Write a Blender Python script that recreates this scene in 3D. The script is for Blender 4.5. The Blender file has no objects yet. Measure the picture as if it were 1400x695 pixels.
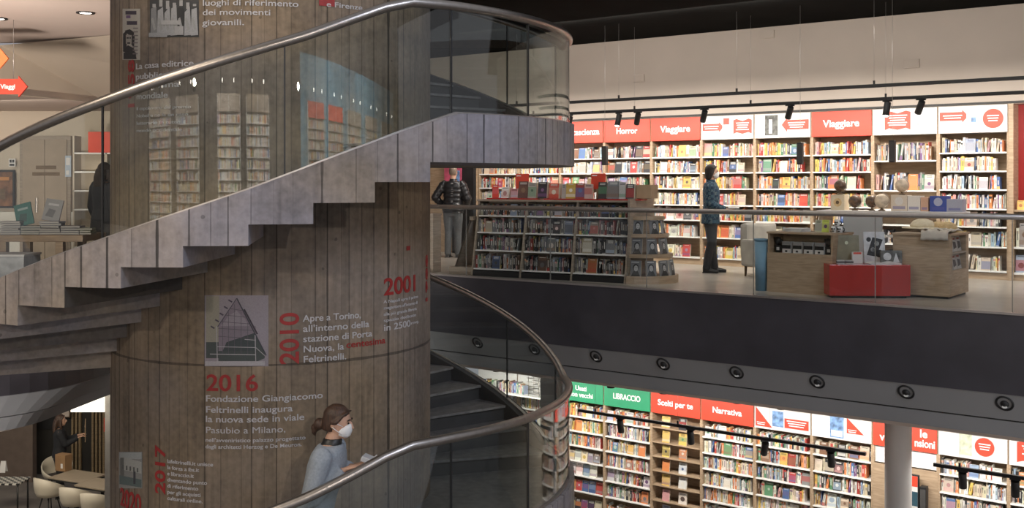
import bpy, bmesh, math, random
from mathutils import Matrix, Vector
SC = bpy.context.scene
COL = SC.collection
R_ = math.radians
rng = random.Random(7)

# ------------------------------------------------------------------ camera, world, lights, exposure
F, HY, EYE = 1478.0, 250.0, 1.45
cd = bpy.data.cameras.new('camera')
cam = bpy.data.objects.new('camera', cd)
COL.objects.link(cam)
cam.location = (0, 0, EYE)
cam.rotation_euler = (R_(90), 0, 0)
cd.sensor_width = 36
cd.lens = 36 * F / 1400
cd.shift_y = -(347.5 - HY) / 1400
cd.clip_end = 200
SC.camera = cam
SC.view_settings.view_transform = 'Standard'
SC.view_settings.look = 'None'
SC.view_settings.exposure = 0.0
SC.view_settings.gamma = 1
SC.view_settings.use_curve_mapping = False
SC.cycles.use_denoising = True
SC.cycles.transparent_max_bounces = 16
SC.cycles.max_bounces = 8
SC.cycles.sample_clamp_indirect = 4
wd = bpy.data.worlds.new('world')
SC.world = wd
wd.use_nodes = True
wd.node_tree.nodes['Background'].inputs[0].default_value = (0.95, 0.94, 1.0, 1)
wd.node_tree.nodes['Background'].inputs[1].default_value = 0.31

TH = R_(37.2)
UX, UY = math.cos(TH), -math.sin(TH)
NX, NY = -math.sin(TH), -math.cos(TH)
W0X, W0Y = 1.73, 20.3
FL = -4.93                                   # lower floor level
def W(a, b, z=0.0):                          # bookcase-wall frame: a along, b towards the void
    return Vector((W0X + a * UX + b * NX, W0Y + a * UY + b * NY, z))
CX, CY = -2.22, 10.13                        # axis of the stair
RC, RO = 1.45, 2.8

def area(name, loc, target, sx, sy, power, col=(1, .95, .88)):
    l = bpy.data.lights.new(name, 'AREA')
    l.shape = 'RECTANGLE'; l.size = sx; l.size_y = sy; l.energy = power; l.color = col
    o = bpy.data.objects.new(name, l); COL.objects.link(o)
    o.location = loc
    d = Vector(target) - Vector(loc)
    o.rotation_euler = d.to_track_quat('-Z', 'Y').to_euler()
    return o
for a in (-1.0, 2.2, 5.4, 8.6):
    area('shelf_wash', W(a, 1.15, 2.58), W(a, .05, .7), 3.0, .2, 70, (1, .93, .85))
    area('shelf_wash_lower', W(a, 1.05, -2.2), W(a, 0.1, -4.1), 3.0, .2, 62, (1, .95, .88))
area('wall_fill', W(4, 2.6, 4.0), W(4, .1, 3.3), 11, .15, 75, (1, .94, .87))  # added strip without a fixture, lifts the beige wall
area('mezzanine_fill', W(4, 4.6, 3.9), W(4, 2.9, 0), 9, .5, 80, (1, .93, .84))  # added soft fill for the upper floor, no fixture in the ceiling
area('daylight', (6.5, .5, 7.0), (-1.0, 9.5, 1.0), 4, 3, 520, (.74, .82, 1.0))
area('hall_fill', (-6.5, 3.5, 5.6), (-2.6, 9.5, 0.0), 3, 2, 300, (1, .86, .70))  # added warm fill from the front, no fixture there
def beam(name, loc, target, power, col, ang=70, soft=.06):
    l = bpy.data.lights.new(name, 'SPOT'); l.energy = power; l.color = col; l.spot_size = R_(ang); l.spot_blend = .9; l.shadow_soft_size = soft
    o = bpy.data.objects.new(name, l); COL.objects.link(o); o.location = loc
    o.rotation_euler = (Vector(target) - Vector(loc)).to_track_quat('-Z', 'Y').to_euler()
beam('void_fill', (9.5, 5.0, -3.6), W(4.5, 4.2, -1.1), 700, (1, .95, .92))  # added lamp in the void, brightens the bulkhead
beam('void_fill', (-10.5, 4.0, -3.4), (-6.3, 12.7, -1.2), 5200, (1, .95, .92), 26)  # second added lamp, for the left end of the bulkhead
beam('near_fill', (-4.5, -2.0, 3.0), (-3.2, 9.0, -.2), 620, (1, .88, .74))  # added pair behind the camera, brightens column and stair underside
beam('near_fill', (2.0, -2.0, 3.0), (-1.6, 9.0, -.6), 560, (1, .92, .84))
for x in (-21, -12.6, -4.2, 4.2, 12.6, 21):
    area('rear_wash', (x, -12.6, 4.6), (x, -15.8, 2.0), 4.5, .3, 800, (1, .95, .9))
area('left_room_light', (-8.6, 15.9, 2.55), (-8.2, 17.6, .6), 4, .6, 45, (1, .90, .78))
beam('left_ceiling_fill', (-6.0, 8.2, .7), (-6.2, 13.8, 3.1), 1500, (1, .87, .78), 100, .35)  # added uplight out of view, brightens the left ceiling
area('cafe_light', (-9.0, 18.6, -1.6), (-8.6, 21.6, -4.6), 4, 1.5, 170, (1, .9, .74))

# ------------------------------------------------------------------ materials
MATS = {}
def new_mat(name):
    m = bpy.data.materials.new(name); m.use_nodes = True
    return m, m.node_tree.nodes, m.node_tree.links, m.node_tree.nodes['Principled BSDF']
def mat(name, col, rough=.6, metal=0.0, var=.12, scale=6.0, emit=0.0, bump=0.0):
    if name in MATS: return MATS[name]
    m, N, L, P = new_mat(name)
    P.inputs['Roughness'].default_value = rough
    P.inputs['Metallic'].default_value = metal
    tc = N.new('ShaderNodeTexCoord'); nz = N.new('ShaderNodeTexNoise')
    nz.inputs['Scale'].default_value = scale; nz.inputs['Detail'].default_value = 4
    L.new(tc.outputs['Object'], nz.inputs['Vector'])
    cr = N.new('ShaderNodeValToRGB')
    cr.color_ramp.elements[0].position = .3; cr.color_ramp.elements[1].position = .7
    cr.color_ramp.elements[0].color = tuple(c * (1 - var) for c in col) + (1,)
    cr.color_ramp.elements[1].color = tuple(min(1, c * (1 + var)) for c in col) + (1,)
    L.new(nz.outputs['Fac'], cr.inputs['Fac'])
    L.new(cr.outputs['Color'], P.inputs['Base Color'])
    if emit:
        P.inputs['Emission Color'].default_value = col + (1,); P.inputs['Emission Strength'].default_value = emit
    if bump:
        b = N.new('ShaderNodeBump'); b.inputs['Strength'].default_value = bump; b.inputs['Distance'].default_value = .02
        L.new(nz.outputs['Fac'], b.inputs['Height']); L.new(b.outputs['Normal'], P.inputs['Normal'])
    MATS[name] = m
    return m
def wood(name, c1, c2, rough=.5, scale=(1.5, 1.5, 14)):
    m, N, L, P = new_mat(name)
    tc = N.new('ShaderNodeTexCoord'); mp = N.new('ShaderNodeMapping'); mp.inputs['Scale'].default_value = scale
    L.new(tc.outputs['Object'], mp.inputs['Vector'])
    nz = N.new('ShaderNodeTexNoise'); nz.inputs['Scale'].default_value = 3; nz.inputs['Detail'].default_value = 6
    nz.inputs['Distortion'].default_value = .6
    L.new(mp.outputs['Vector'], nz.inputs['Vector'])
    cr = N.new('ShaderNodeValToRGB')
    cr.color_ramp.elements[0].position = .35; cr.color_ramp.elements[1].position = .68
    cr.color_ramp.elements[0].color = c1 + (1,); cr.color_ramp.elements[1].color = c2 + (1,)
    L.new(nz.outputs['Fac'], cr.inputs['Fac']); L.new(cr.outputs['Color'], P.inputs['Base Color'])
    P.inputs['Roughness'].default_value = rough
    MATS[name] = m
    return m
def concrete(name, base, base2, board=.145, rough=.85, dark=.6, seam_z=None, lw=.16):
    # board-marked concrete: vertical board prints running round the stair axis (object origin on the axis)
    m, N, L, P = new_mat(name)
    def math_(op, a, b=None):
        n = N.new('ShaderNodeMath'); n.operation = op
        for i, v in enumerate((a, b)):
            if v is None: continue
            if isinstance(v, (int, float)): n.inputs[i].default_value = v
            else: L.new(v, n.inputs[i])
        return n.outputs[0]
    tc = N.new('ShaderNodeTexCoord'); sx = N.new('ShaderNodeSeparateXYZ')
    L.new(tc.outputs['Object'], sx.inputs[0])
    ang = math_('ARCTAN2', sx.outputs['Y'], sx.outputs['X'])
    arc = math_('MULTIPLY', ang, RC)
    # boards of uneven width
    arc = math_('ADD', arc, math_('MULTIPLY', math_('SINE', math_('MULTIPLY', arc, 9.0)), board * .30))
    arc = math_('ADD', arc, math_('MULTIPLY', math_('SINE', math_('MULTIPLY', arc, 23.0)), board * .12))
    q = math_('DIVIDE', arc, board)
    bi = math_('FLOOR', q)
    wn = N.new('ShaderNodeTexWhiteNoise'); wn.noise_dimensions = '1D'; L.new(bi, wn.inputs['W'])
    bn = math_('ROUND', q)
    wl = N.new('ShaderNodeTexWhiteNoise'); wl.noise_dimensions = '1D'; L.new(bn, wl.inputs['W'])
    fr = math_('FRACT', q)
    edge = math_('ABSOLUTE', math_('SUBTRACT', fr, .5))
    wob = N.new('ShaderNodeTexNoise'); wob.inputs['Scale'].default_value = 2.2; wob.inputs['Detail'].default_value = 5
    L.new(tc.outputs['Object'], wob.inputs['Vector'])
    # streaks: each joint broken up along its height, some joints missing
    cs = N.new('ShaderNodeCombineXYZ')
    L.new(math_('MULTIPLY', bn, 7.3), cs.inputs['X']); L.new(math_('MULTIPLY', sx.outputs['Z'], 2.6), cs.inputs['Y'])
    sn = N.new('ShaderNodeTexNoise'); sn.inputs['Scale'].default_value = 1.0; sn.inputs['Detail'].default_value = 5
    L.new(cs.outputs[0], sn.inputs['Vector'])
    wid = math_('MULTIPLY', math_('SUBTRACT', math_('ADD', sn.outputs['Fac'], math_('MULTIPLY', wl.outputs['Value'], .40)), .30), lw)
    line = math_('GREATER_THAN', edge, math_('SUBTRACT', .5, wid))
    line = math_('MULTIPLY', line, math_('ADD', .35, math_('MULTIPLY', wl.outputs['Value'], .65)))
    cg = N.new('ShaderNodeCombineXYZ')
    L.new(math_('MULTIPLY', arc, 30.0), cg.inputs['X']); L.new(math_('MULTIPLY', sx.outputs['Z'], 1.1), cg.inputs['Y'])
    L.new(math_('MULTIPLY', wn.outputs['Value'], 40.0), cg.inputs['Z'])
    gr = N.new('ShaderNodeTexNoise'); gr.inputs['Scale'].default_value = 1.0; gr.inputs['Detail'].default_value = 7
    L.new(cg.outputs[0], gr.inputs['Vector'])
    st = N.new('ShaderNodeTexNoise'); st.inputs['Scale'].default_value = 1.3; st.inputs['Detail'].default_value = 9; st.inputs['Roughness'].default_value = .62
    L.new(tc.outputs['Object'], st.inputs['Vector'])
    fine = N.new('ShaderNodeTexNoise'); fine.inputs['Scale'].default_value = 22; fine.inputs['Detail'].default_value = 6
    L.new(tc.outputs['Object'], fine.inputs['Vector'])
    spots = N.new('ShaderNodeTexVoronoi'); spots.inputs['Scale'].default_value = 4.3
    L.new(tc.outputs['Object'], spots.inputs['Vector'])
    hole = math_('LESS_THAN', spots.outputs['Distance'], math_('MULTIPLY', fine.outputs['Fac'], .13))
    val = math_('ADD', math_('ADD', .46, math_('MULTIPLY', wn.outputs['Value'], .16)), math_('MULTIPLY', gr.outputs['Fac'], .55))
    val = math_('ADD', val, math_('MULTIPLY', math_('SUBTRACT', st.outputs['Fac'], .5), 1.15))
    val = math_('ADD', val, math_('MULTIPLY', math_('SUBTRACT', fine.outputs['Fac'], .5), .55))
    val = math_('MAXIMUM', val, .12)
    val = math_('MULTIPLY', val, math_('SUBTRACT', 1.0, math_('MULTIPLY', line, dark)))
    val = math_('MULTIPLY', val, math_('SUBTRACT', 1.0, math_('MULTIPLY', hole, .4)))
    if seam_z is not None:
        dz = math_('ABSOLUTE', math_('SUBTRACT', sx.outputs['Z'], seam_z))
        wz = math_('MULTIPLY', wob.outputs['Fac'], .02)
        val = math_('MULTIPLY', val, math_('SUBTRACT', 1.0, math_('MULTIPLY', math_('LESS_THAN', dz, wz), .55)))
    mx = N.new('ShaderNodeVectorMath'); mx.operation = 'SCALE'
    hu = N.new('ShaderNodeTexNoise'); hu.inputs['Scale'].default_value = .9; hu.inputs['Detail'].default_value = 3
    L.new(tc.outputs['Object'], hu.inputs['Vector'])
    hr = N.new('ShaderNodeValToRGB')
    hr.color_ramp.elements[0].position = .38; hr.color_ramp.elements[1].position = .62
    hr.color_ramp.elements[0].color = base + (1,); hr.color_ramp.elements[1].color = base2 + (1,)
    L.new(hu.outputs['Fac'], hr.inputs['Fac']); L.new(hr.outputs['Color'], mx.inputs[0])
    L.new(val, mx.inputs['Scale'])
    L.new(mx.outputs[0], P.inputs['Base Color'])
    P.inputs['Roughness'].default_value = rough
    bp = N.new('ShaderNodeBump'); bp.inputs['Strength'].default_value = .5; bp.inputs['Distance'].default_value = .012
    L.new(val, bp.inputs['Height']); L.new(bp.outputs['Normal'], P.inputs['Normal'])
    MATS[name] = m
    return m
def glass(name, tint=(.9, .93, .92), f0=.075, k=1.0):
    m, N, L, P = new_mat(name)
    N.remove(P)
    out = [n for n in N if n.type == 'OUTPUT_MATERIAL'][0]
    tr = N.new('ShaderNodeBsdfTransparent'); tr.inputs[0].default_value = tint + (1,)
    gl = N.new('ShaderNodeBsdfGlossy'); gl.inputs['Roughness'].default_value = .0
    lw = N.new('ShaderNodeLayerWeight'); lw.inputs['Blend'].default_value = .5
    pw = N.new('ShaderNodeMath'); pw.operation = 'POWER'; pw.inputs[1].default_value = 4.0
    L.new(lw.outputs['Facing'], pw.inputs[0])
    ml = N.new('ShaderNodeMath'); ml.operation = 'MULTIPLY_ADD'; ml.inputs[1].default_value = .7 * k; ml.inputs[2].default_value = f0
    ml.use_clamp = True
    L.new(pw.outputs[0], ml.inputs[0])
    mx = N.new('ShaderNodeMixShader')
    L.new(ml.outputs[0], mx.inputs[0]); L.new(tr.outputs[0], mx.inputs[1]); L.new(gl.outputs[0], mx.inputs[2])
    L.new(mx.outputs[0], out.inputs[0])
    MATS[name] = m
    return m
def attr_mat(name, rough=.5):
    m, N, L, P = new_mat(name)
    at = N.new('ShaderNodeAttribute'); at.attribute_name = 'Col'
    tc = N.new('ShaderNodeTexCoord'); nz = N.new('ShaderNodeTexNoise'); nz.inputs['Scale'].default_value = 90
    L.new(tc.outputs['Object'], nz.inputs['Vector'])
    mp = N.new('ShaderNodeMapRange'); mp.inputs[3].default_value = .8; mp.inputs[4].default_value = 1.15
    L.new(nz.outputs['Fac'], mp.inputs[0])
    vm = N.new('ShaderNodeVectorMath'); vm.operation = 'SCALE'
    L.new(at.outputs['Color'], vm.inputs[0]); L.new(mp.outputs[0], vm.inputs['Scale'])
    L.new(vm.outputs[0], P.inputs['Base Color']); P.inputs['Roughness'].default_value = rough
    MATS[name] = m
    return m
M_CONC = concrete('column_concrete', (.30, .222, .145), (.235, .188, .150), board=.12, seam_z=-.02, dark=.75, lw=.11)
M_STAIR = concrete('stair_concrete', (.34, .285, .235), (.285, .27, .30), board=.085, dark=.85, lw=.085)
M_TREAD = mat('tread_stone', (.17, .16, .15), .55, var=.25, scale=14)
M_SHADE_GRILLE = mat('shade_and_grille', (.05, .048, .046), .7)  # shade put into the colour of unlit stair concrete; also plain speaker grilles
M_GLASS = glass('balustrade_glass')
M_FGLASS = glass('railing_glass', (.95, .965, .96), .03, .5)
M_STEEL = mat('brushed_steel', (.44, .40, .365), .36, 1.0, var=.08, scale=30)
M_SATIN = mat('satin_rail', (.45, .42, .40), .4, .9, var=.06, scale=20)
M_BLACK = mat('black_metal', (.012, .012, .013), .5)
M_FASC = mat('fascia_dark', (.045, .042, .050), .45, var=.2, scale=2)
M_BULK = mat('bulkhead_grey', (.27, .27, .275), .6, var=.06, scale=1.2)
M_BEIGE = mat('wall_beige', (.50, .43, .37), .8, var=.05, scale=1.0)
M_CREAM = mat('wall_cream', (.52, .45, .36), .8, var=.04, scale=1.0)
M_CEILD = mat('ceiling_black', (.006, .006, .0055), 1.0, var=.25, scale=1.5)
M_CEILD.node_tree.nodes['Principled BSDF'].inputs['Specular IOR Level'].default_value = .05
M_CEILL = mat('ceiling_pale', (.55, .46, .40), .8, var=.04, scale=.8)
M_FLOOR = mat('floor_terrazzo', (.36, .325, .285), .28, var=.13, scale=3)
M_FLOORL = mat('floor_lower', (.22, .20, .18), .4, var=.1, scale=3)
M_OAK = wood('oak', (.33, .235, .15), (.46, .34, .23))
M_OAKD = wood('oak_grey', (.25, .20, .15), (.34, .28, .22))
M_BROWN = wood('brown_table', (.10, .062, .03), (.17, .11, .055))
M_WHITE = mat('white_lacquer', (.78, .77, .74), .4, var=.03)
M_RED = mat('sign_red', (.62, .06, .03), .45, var=.05)
M_GREEN = mat('sign_green', (.03, .27, .13), .45, var=.05)
M_SIGNW = mat('sign_white', (.66, .645, .63), .5, var=.02)
M_LETW = mat('letter_white', (.85, .85, .84), .5, var=.01)
M_VINW = mat('vinyl_white', (.50, .48, .48), .6, var=.08, scale=30)
M_VINR = mat('vinyl_red', (.30, .02, .018), .6, var=.12, scale=30)
M_REDBOX = mat('red_gloss', (.42, .025, .018), .12, var=.06)
M_REDWALL = mat('alcove_red', (.30, .012, .012), .5, var=.05)
M_BOOK = attr_mat('book_cover')
M_PRINT = attr_mat('print_ink', .7)
M_GREYP = mat('grey_panel', (.42, .43, .43), .5, var=.03)
M_PILLAR = mat('pillar_grey', (.30, .295, .29), .7, var=.05, scale=1.5)
M_LAMP = mat('lamp_glow', (1.0, .92, .8), .4, emit=9, var=0)
M_PANELLIT = mat('light_panel', (1.0, .95, .85), .4, emit=1.1, var=0)

# ------------------------------------------------------------------ mesh helpers
class MB:
    def __init__(self, colour=False):
        self.bm = bmesh.new()
        self.cl = self.bm.loops.layers.float_color.new('Col') if colour else None
        self.M = Matrix.Identity(4)
    def face(self, pts, col=None, mi=0):
        vs = [self.bm.verts.new(self.M @ Vector(p)) for p in pts]
        try: f = self.bm.faces.new(vs)
        except ValueError: return None
        f.material_index = mi
        if self.cl and col is not None:
            for l in f.loops: l[self.cl] = tuple(col) + (1,)
        return f
    def box(self, x0, x1, y0, y1, z0, z1, bev=0.0, col=None, rot=None):
        r = bmesh.ops.create_cube(self.bm, size=1)
        vs = r['verts']
        c = Vector(((x0 + x1) / 2, (y0 + y1) / 2, (z0 + z1) / 2))
        T = Matrix.Translation(c) @ (rot.to_4x4() if rot else Matrix.Identity(4)) @ Matrix.Diagonal((abs(x1 - x0), abs(y1 - y0), abs(z1 - z0), 1))
        for v in vs: v.co = self.M @ (T @ v.co)
        fs = list({f for v in vs for f in v.link_faces})
        if self.cl and col is not None:
            for f in fs:
                for l in f.loops: l[self.cl] = tuple(col) + (1,)
        if bev:
            es = list({e for v in vs for e in v.link_edges})
            bmesh.ops.bevel(self.bm, geom=es, offset=bev, segments=2, affect='EDGES', profile=.6)
        return self
    def tube(self, pts, rad, seg=10, cap=True, flat=1.0):
        pts = [Vector(p) for p in pts]
        rings = []
        n = len(pts)
        up0 = None
        for i, p in enumerate(pts):
            t = (pts[min(i + 1, n - 1)] - pts[max(i - 1, 0)])
            t = t.normalized() if t.length > 1e-9 else Vector((0, 0, 1))
            if up0 is None:
                up0 = Vector((0, 0, 1)) if abs(t.z) < .9 else Vector((0, 1, 0))
            s = t.cross(up0).normalized(); w = s.cross(t).normalized()
            up0 = w
            r = rad[i] if isinstance(rad, (list, tuple)) else rad
            ra, rb = r if isinstance(r, (list, tuple)) else (r, r * flat)
            rings.append([self.bm.verts.new(self.M @ (p + s * (ra * math.cos(2 * math.pi * k / seg)) + w * (rb * math.sin(2 * math.pi * k / seg)))) for k in range(seg)])
        for a, b in zip(rings, rings[1:]):
            for k in range(seg):
                f = self.bm.faces.new((a[k], a[(k + 1) % seg], b[(k + 1) % seg], b[k])); f.smooth = True
        if cap:
            self.bm.faces.new(rings[0][::-1]); self.bm.faces.new(rings[-1])
        return self
    def rings(self, rows, seg=20, cap=True):      # rows: (cx, cy, cz, rx, ry)
        rr = []
        for cx, cy, cz, rx, ry in rows:
            rr.append([self.bm.verts.new(self.M @ Vector((cx + rx * math.cos(2 * math.pi * k / seg), cy + ry * math.sin(2 * math.pi * k / seg), cz))) for k in range(seg)])
        for a, b in zip(rr, rr[1:]):
            for k in range(seg):
                f = self.bm.faces.new((a[k], a[(k + 1) % seg], b[(k + 1) % seg], b[k])); f.smooth = True
        if cap:
            self.bm.faces.new(rr[0][::-1]); self.bm.faces.new(rr[-1])
        return self
    def ball(self, c, r, sx=1, sy=1, sz=1, seg=14):
        q = bmesh.ops.create_uvsphere(self.bm, u_segments=seg, v_segments=max(6, seg // 2 + 2), radius=1)
        for v in q['verts']: v.co = self.M @ Vector((c[0] + v.co.x * r * sx, c[1] + v.co.y * r * sy, c[2] + v.co.z * r * sz))
        for f in {f for v in q['verts'] for f in v.link_faces}: f.smooth = True
        return self
    def prism(self, poly, z0, z1):                # poly: CCW xy list
        b = [self.bm.verts.new(self.M @ Vector((x, y, z0))) for x, y in poly]
        t = [self.bm.verts.new(self.M @ Vector((x, y, z1))) for x, y in poly]
        self.bm.faces.new(b[::-1]); self.bm.faces.new(t)
        n = len(poly)
        for i in range(n): self.bm.faces.new((b[i], b[(i + 1) % n], t[(i + 1) % n], t[i]))
        return self
    def build(self, name, m, parent=None, loc=None, rotz=None, fix=True, smooth=False):
        me = bpy.data.meshes.new(name)
        if fix: bmesh.ops.recalc_face_normals(self.bm, faces=self.bm.faces[:])
        if smooth:
            for f in self.bm.faces: f.smooth = True
        self.bm.to_mesh(me); self.bm.free()
        for x in (m if isinstance(m, (list, tuple)) else [m]): me.materials.append(x)
        o = bpy.data.objects.new(name, me); COL.objects.link(o)
        if parent: o.parent = parent
        if loc is not None: o.location = loc
        if rotz is not None: o.rotation_euler = (0, 0, rotz)
        return o
def tag(o, label, cat, group=None):
    o['label'] = label; o['category'] = cat
    if group: o['group'] = group
    return o
def struct(o, label=None):
    o['kind'] = 'structure'
    if label: o['label'] = label
    return o
def empty(name, loc, rz, label, cat, group=None):
    o = bpy.data.objects.new(name, None); COL.objects.link(o)
    o.location = loc; o.rotation_euler = (0, 0, rz)
    o.empty_display_size = .1
    return tag(o, label, cat, group)
def text_mesh(s, size, bold=0.0, extr=.002, align='LEFT', sx=1.0, space=1.0, line=1.0):
    c = bpy.data.curves.new('t', 'FONT')
    c.body = s; c.size = size; c.extrude = extr; c.offset = bold * size; c.align_x = align; c.space_character = space; c.space_line = line
    o = bpy.data.objects.new('t', c); COL.objects.link(o)
    bpy.context.view_layer.update()
    me = bpy.data.meshes.new_from_object(o.evaluated_get(bpy.context.evaluated_depsgraph_get()))
    bpy.data.objects.remove(o); bpy.data.curves.remove(c)
    if sx != 1.0:
        for v in me.vertices: v.co.x *= sx
    return me
def wall_text(s, size, x, y, z, parent, m, bold=.018, align='CENTER', name='lettering', sx=1.0, line=1.0):
    # upright lettering facing local -y
    me = text_mesh(s, size, bold, .002, align, sx, 1.0, line)
    for v in me.vertices: v.co = Vector((x + v.co.x, y - v.co.z, z + v.co.y))
    me.materials.clear(); me.materials.append(m)
    o = bpy.data.objects.new(name, me); COL.objects.link(o); o.parent = parent
    return o

# ------------------------------------------------------------------ setting: slabs, walls, ceilings
edge = [W(16, 4.25), W(9, 4.25), W(5, 4.25), W(1, 4.25), W(-.6, 4.25), Vector((-2.2, 17.55, 0)), Vector((-3.4, 17.2, 0)), Vector((-4.3, 16.3, 0)),
        Vector((-4.8, 15.1, 0)), Vector((-4.98, 13.75, 0)), Vector((-5.12, 12.6, 0)), Vector((-5.65, 11.95, 0)),
        Vector((-6.5, 11.5, 0)), Vector((-8.5, 11.0, 0)), Vector((-14, 10.0, 0))]
def smooth_poly(P, it=2):
    for _ in range(it):
        Q = [P[0]]
        for a, b in zip(P, P[1:]): Q += [a * .75 + b * .25, a * .25 + b * .75]
        Q.append(P[-1]); P = Q
    return P
EDGE = edge[:4] + smooth_poly(edge[4:], 2)
def offset_edge(P, d):                         # push the line away from the void
    out = []
    for i, p in enumerate(P):
        t = (P[min(i + 1, len(P) - 1)] - P[max(i - 1, 0)]).normalized()
        nrm = Vector((t.y, -t.x, 0))
        wide = 1.0 + 1.5 * min(1.0, max(0.0, (-3.4 - p.x) / 1.2)) if d > .1 else 1.0     # the soffit band is broader on the left
        out.append(p + nrm * d * wide)
    return out
FAR = [Vector((-14, 19, 0)), Vector((-3.4, 24.4, 0)), W(-2.0, -.45), W(16, -.45)]
def slab(name, inset, z0, z1, m):
    P = offset_edge(EDGE, inset) + FAR
    mb = MB(); mb.prism([(p.x, p.y) for p in P], z0, z1)
    return struct(mb.build(name, m))
slab('floor_upper', 0.0, -.30, 0.0, M_FLOOR)
slab('ceiling_lower', .34, -1.50, -1.40, M_CEILL)
def ribbon(name, rows, m, thick=0.0):
    mb = MB()
    lines = [[p + Vector((0, 0, z)) for p in offset_edge(EDGE, d)] for d, z in rows]
    for A, B in zip(lines, lines[1:]):
        for i in range(len(A) - 1): mb.face([A[i], A[i + 1], B[i + 1], B[i]])
    bmesh.ops.remove_doubles(mb.bm, verts=mb.bm.verts[:], dist=1e-5)
    return struct(mb.build(name, m))
ribbon('trim_fascia', [(.02, -.005), (-.025, -.005), (-.025, -.915), (.06, -.915)], M_FASC)
ribbon('trim_bulkhead', [(.0, -.90), (.0, -.93), (.165, -1.235), (.20, -1.235)], M_BULK)
ribbon('trim_joint', [(.20, -1.225), (.20, -1.262)], M_BLACK)
ribbon('trim_lower_bulkhead', [(.22, -1.25), (.185, -1.255), (.25, -1.44), (.4, -1.44)], M_BULK)
ribbon('trim_slab_edge', [(.05, .004), (-.045, .004), (-.045, -.022), (-.0, -.022)], M_SATIN)
# lower floor
mb = MB(); mb.box(-20, 20, 2, 32, FL - .2, FL)
struct(mb.build('floor_lower', M_FLOORL))
# back wall behind the bookcases, both floors
mb = MB(); mb.box(-3.1, 16, .36, .56, FL, -1.45)
struct(mb.build('wall_lower_back', M_CREAM, None, W(0, 0, 0), -TH))
mb = MB()
mb.box(-5.5, 16, .36, .56, 0, 2.62); mb.box(-5.5, 16, .06, .56, 2.625, 4.10)
struct(mb.build('wall_upper_back', M_BEIGE, None, W(0, 0, 0), -TH))
mb = MB(); mb.box(-1.0, 16, -.035, .06, 2.63, 2.66)  # dark strip standing in for the shadow line above the headers
struct(mb.build('trim_header_shadow', M_SHADE_GRILLE, None, W(0, 0, 0), -TH))
# black ceiling over the void, beams in it
mb = MB(); mb.box(-3.6, 18, 9.5, 26, 4.10, 4.25)
struct(mb.build('ceiling_void', M_CEILD))
# left wood reveal next to the upper bookcases
mb = MB(); mb.box(-5.5, -3.05, -.05, .36, 0, 2.62)
struct(mb.build('wall_wood_end', M_OAK, None, W(0, 0, 0), -TH))
def PX(x, y, z):                               # photo position of a point at distance z, used to size far walls
    return Vector(((x - 700) / F * z, z, EYE - (y - HY) * z / F))
# left room: pale ceiling, bulkhead, lower soffit, end wall
mb = MB(); mb.box(-14, -3.7, 6.5, 14.7, 3.35, 3.5)
struct(mb.build('ceiling_left', M_CEILL))
mb = MB()
P = [PX(-120, 72, 14.7), PX(0, 62, 14.5), PX(150, 48, 13.9), PX(178, 46, 13.8)]
Q = [PX(-120, 106, 14.0), PX(0, 128, 14.5), PX(150, 86, 15.0), PX(178, 80, 15.2)]
S = [PX(-120, 114, 14.0), PX(0, 128.5, 14.5), PX(150, 142, 16.5), PX(178, 147, 17)]
mb.face([P[0], P[1], S[1], S[0]]); mb.face([P[1], Q[2], S[2], S[1]]); mb.face([P[1], P[2], Q[2]])
mb.face([Q[2], Q[3], S[3], S[2]]); mb.face([P[2], P[3], Q[3], Q[2]])
struct(mb.build('trim_left_bulkhead', M_CREAM))
mb = MB(); mb.prism([(S[0].x, S[0].y), (S[1].x, S[1].y), (S[2].x, S[2].y), (-4.6, 17.2), (-4.6, 18.4), (-14, 18.4)], 2.655, 2.75)
struct(mb.build('ceiling_left_low', M_CEILL))
mb = MB(); mb.box(-14, -4.8, 18.2, 18.4, 0, 2.66)
struct(mb.build('wall_left_end', M_CREAM))
mb = MB(); mb.box(-14, -4.8, 18.14, 18.2, 0, .96)
struct(mb.build('wall_left_dado', mat('dado_white', (.66, .64, .58), .7, var=.03)))
q = W(-5.3, -.2)
mb = MB(); mb.prism([(-4.8, 18.2), (q.x, q.y), (q.x - .2, q.y + .15), (-5.0, 18.35)], 0, 4.1)
struct(mb.build('wall_far_end', M_BEIGE))
# near side of the hall, behind the photographer: bookcase wall mirrored in the glass
mb = MB(); mb.box(-34, 34, -16.6, -16.4, -.2, 8.6)
struct(mb.build('wall_rear', mat('rear_dark', (.05, .045, .042), .8)))
mb = MB(); mb.box(-34, 34, -16.4, 2.0, -.3, 0)
struct(mb.build('floor_rear', M_FLOORL))
mb = MB(); mb.box(-34, 34, -16.4, 3.0, 8.6, 8.8)
struct(mb.build('ceiling_rear', M_CEILD))
# lower left: cafe walls
mb = MB(); mb.box(-14, -4.6, 24.6, 24.8, FL, -1.45)
struct(mb.build('wall_cafe', mat('cafe_wall', (.075, .055, .04), .7)))
mb = MB(); mb.box(-13.0, -10.2, 23.0, 23.2, FL, -1.5)
struct(mb.build('wall_cafe_side', mat('cafe_taupe', (.14, .105, .085), .8)))
mb = MB(); mb.box(-6.93, -5.2, 18.4, 18.6, FL, -1.45)
struct(mb.build('wall_white_pier', mat('pier_white', (.36, .34, .31), .8)))

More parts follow.
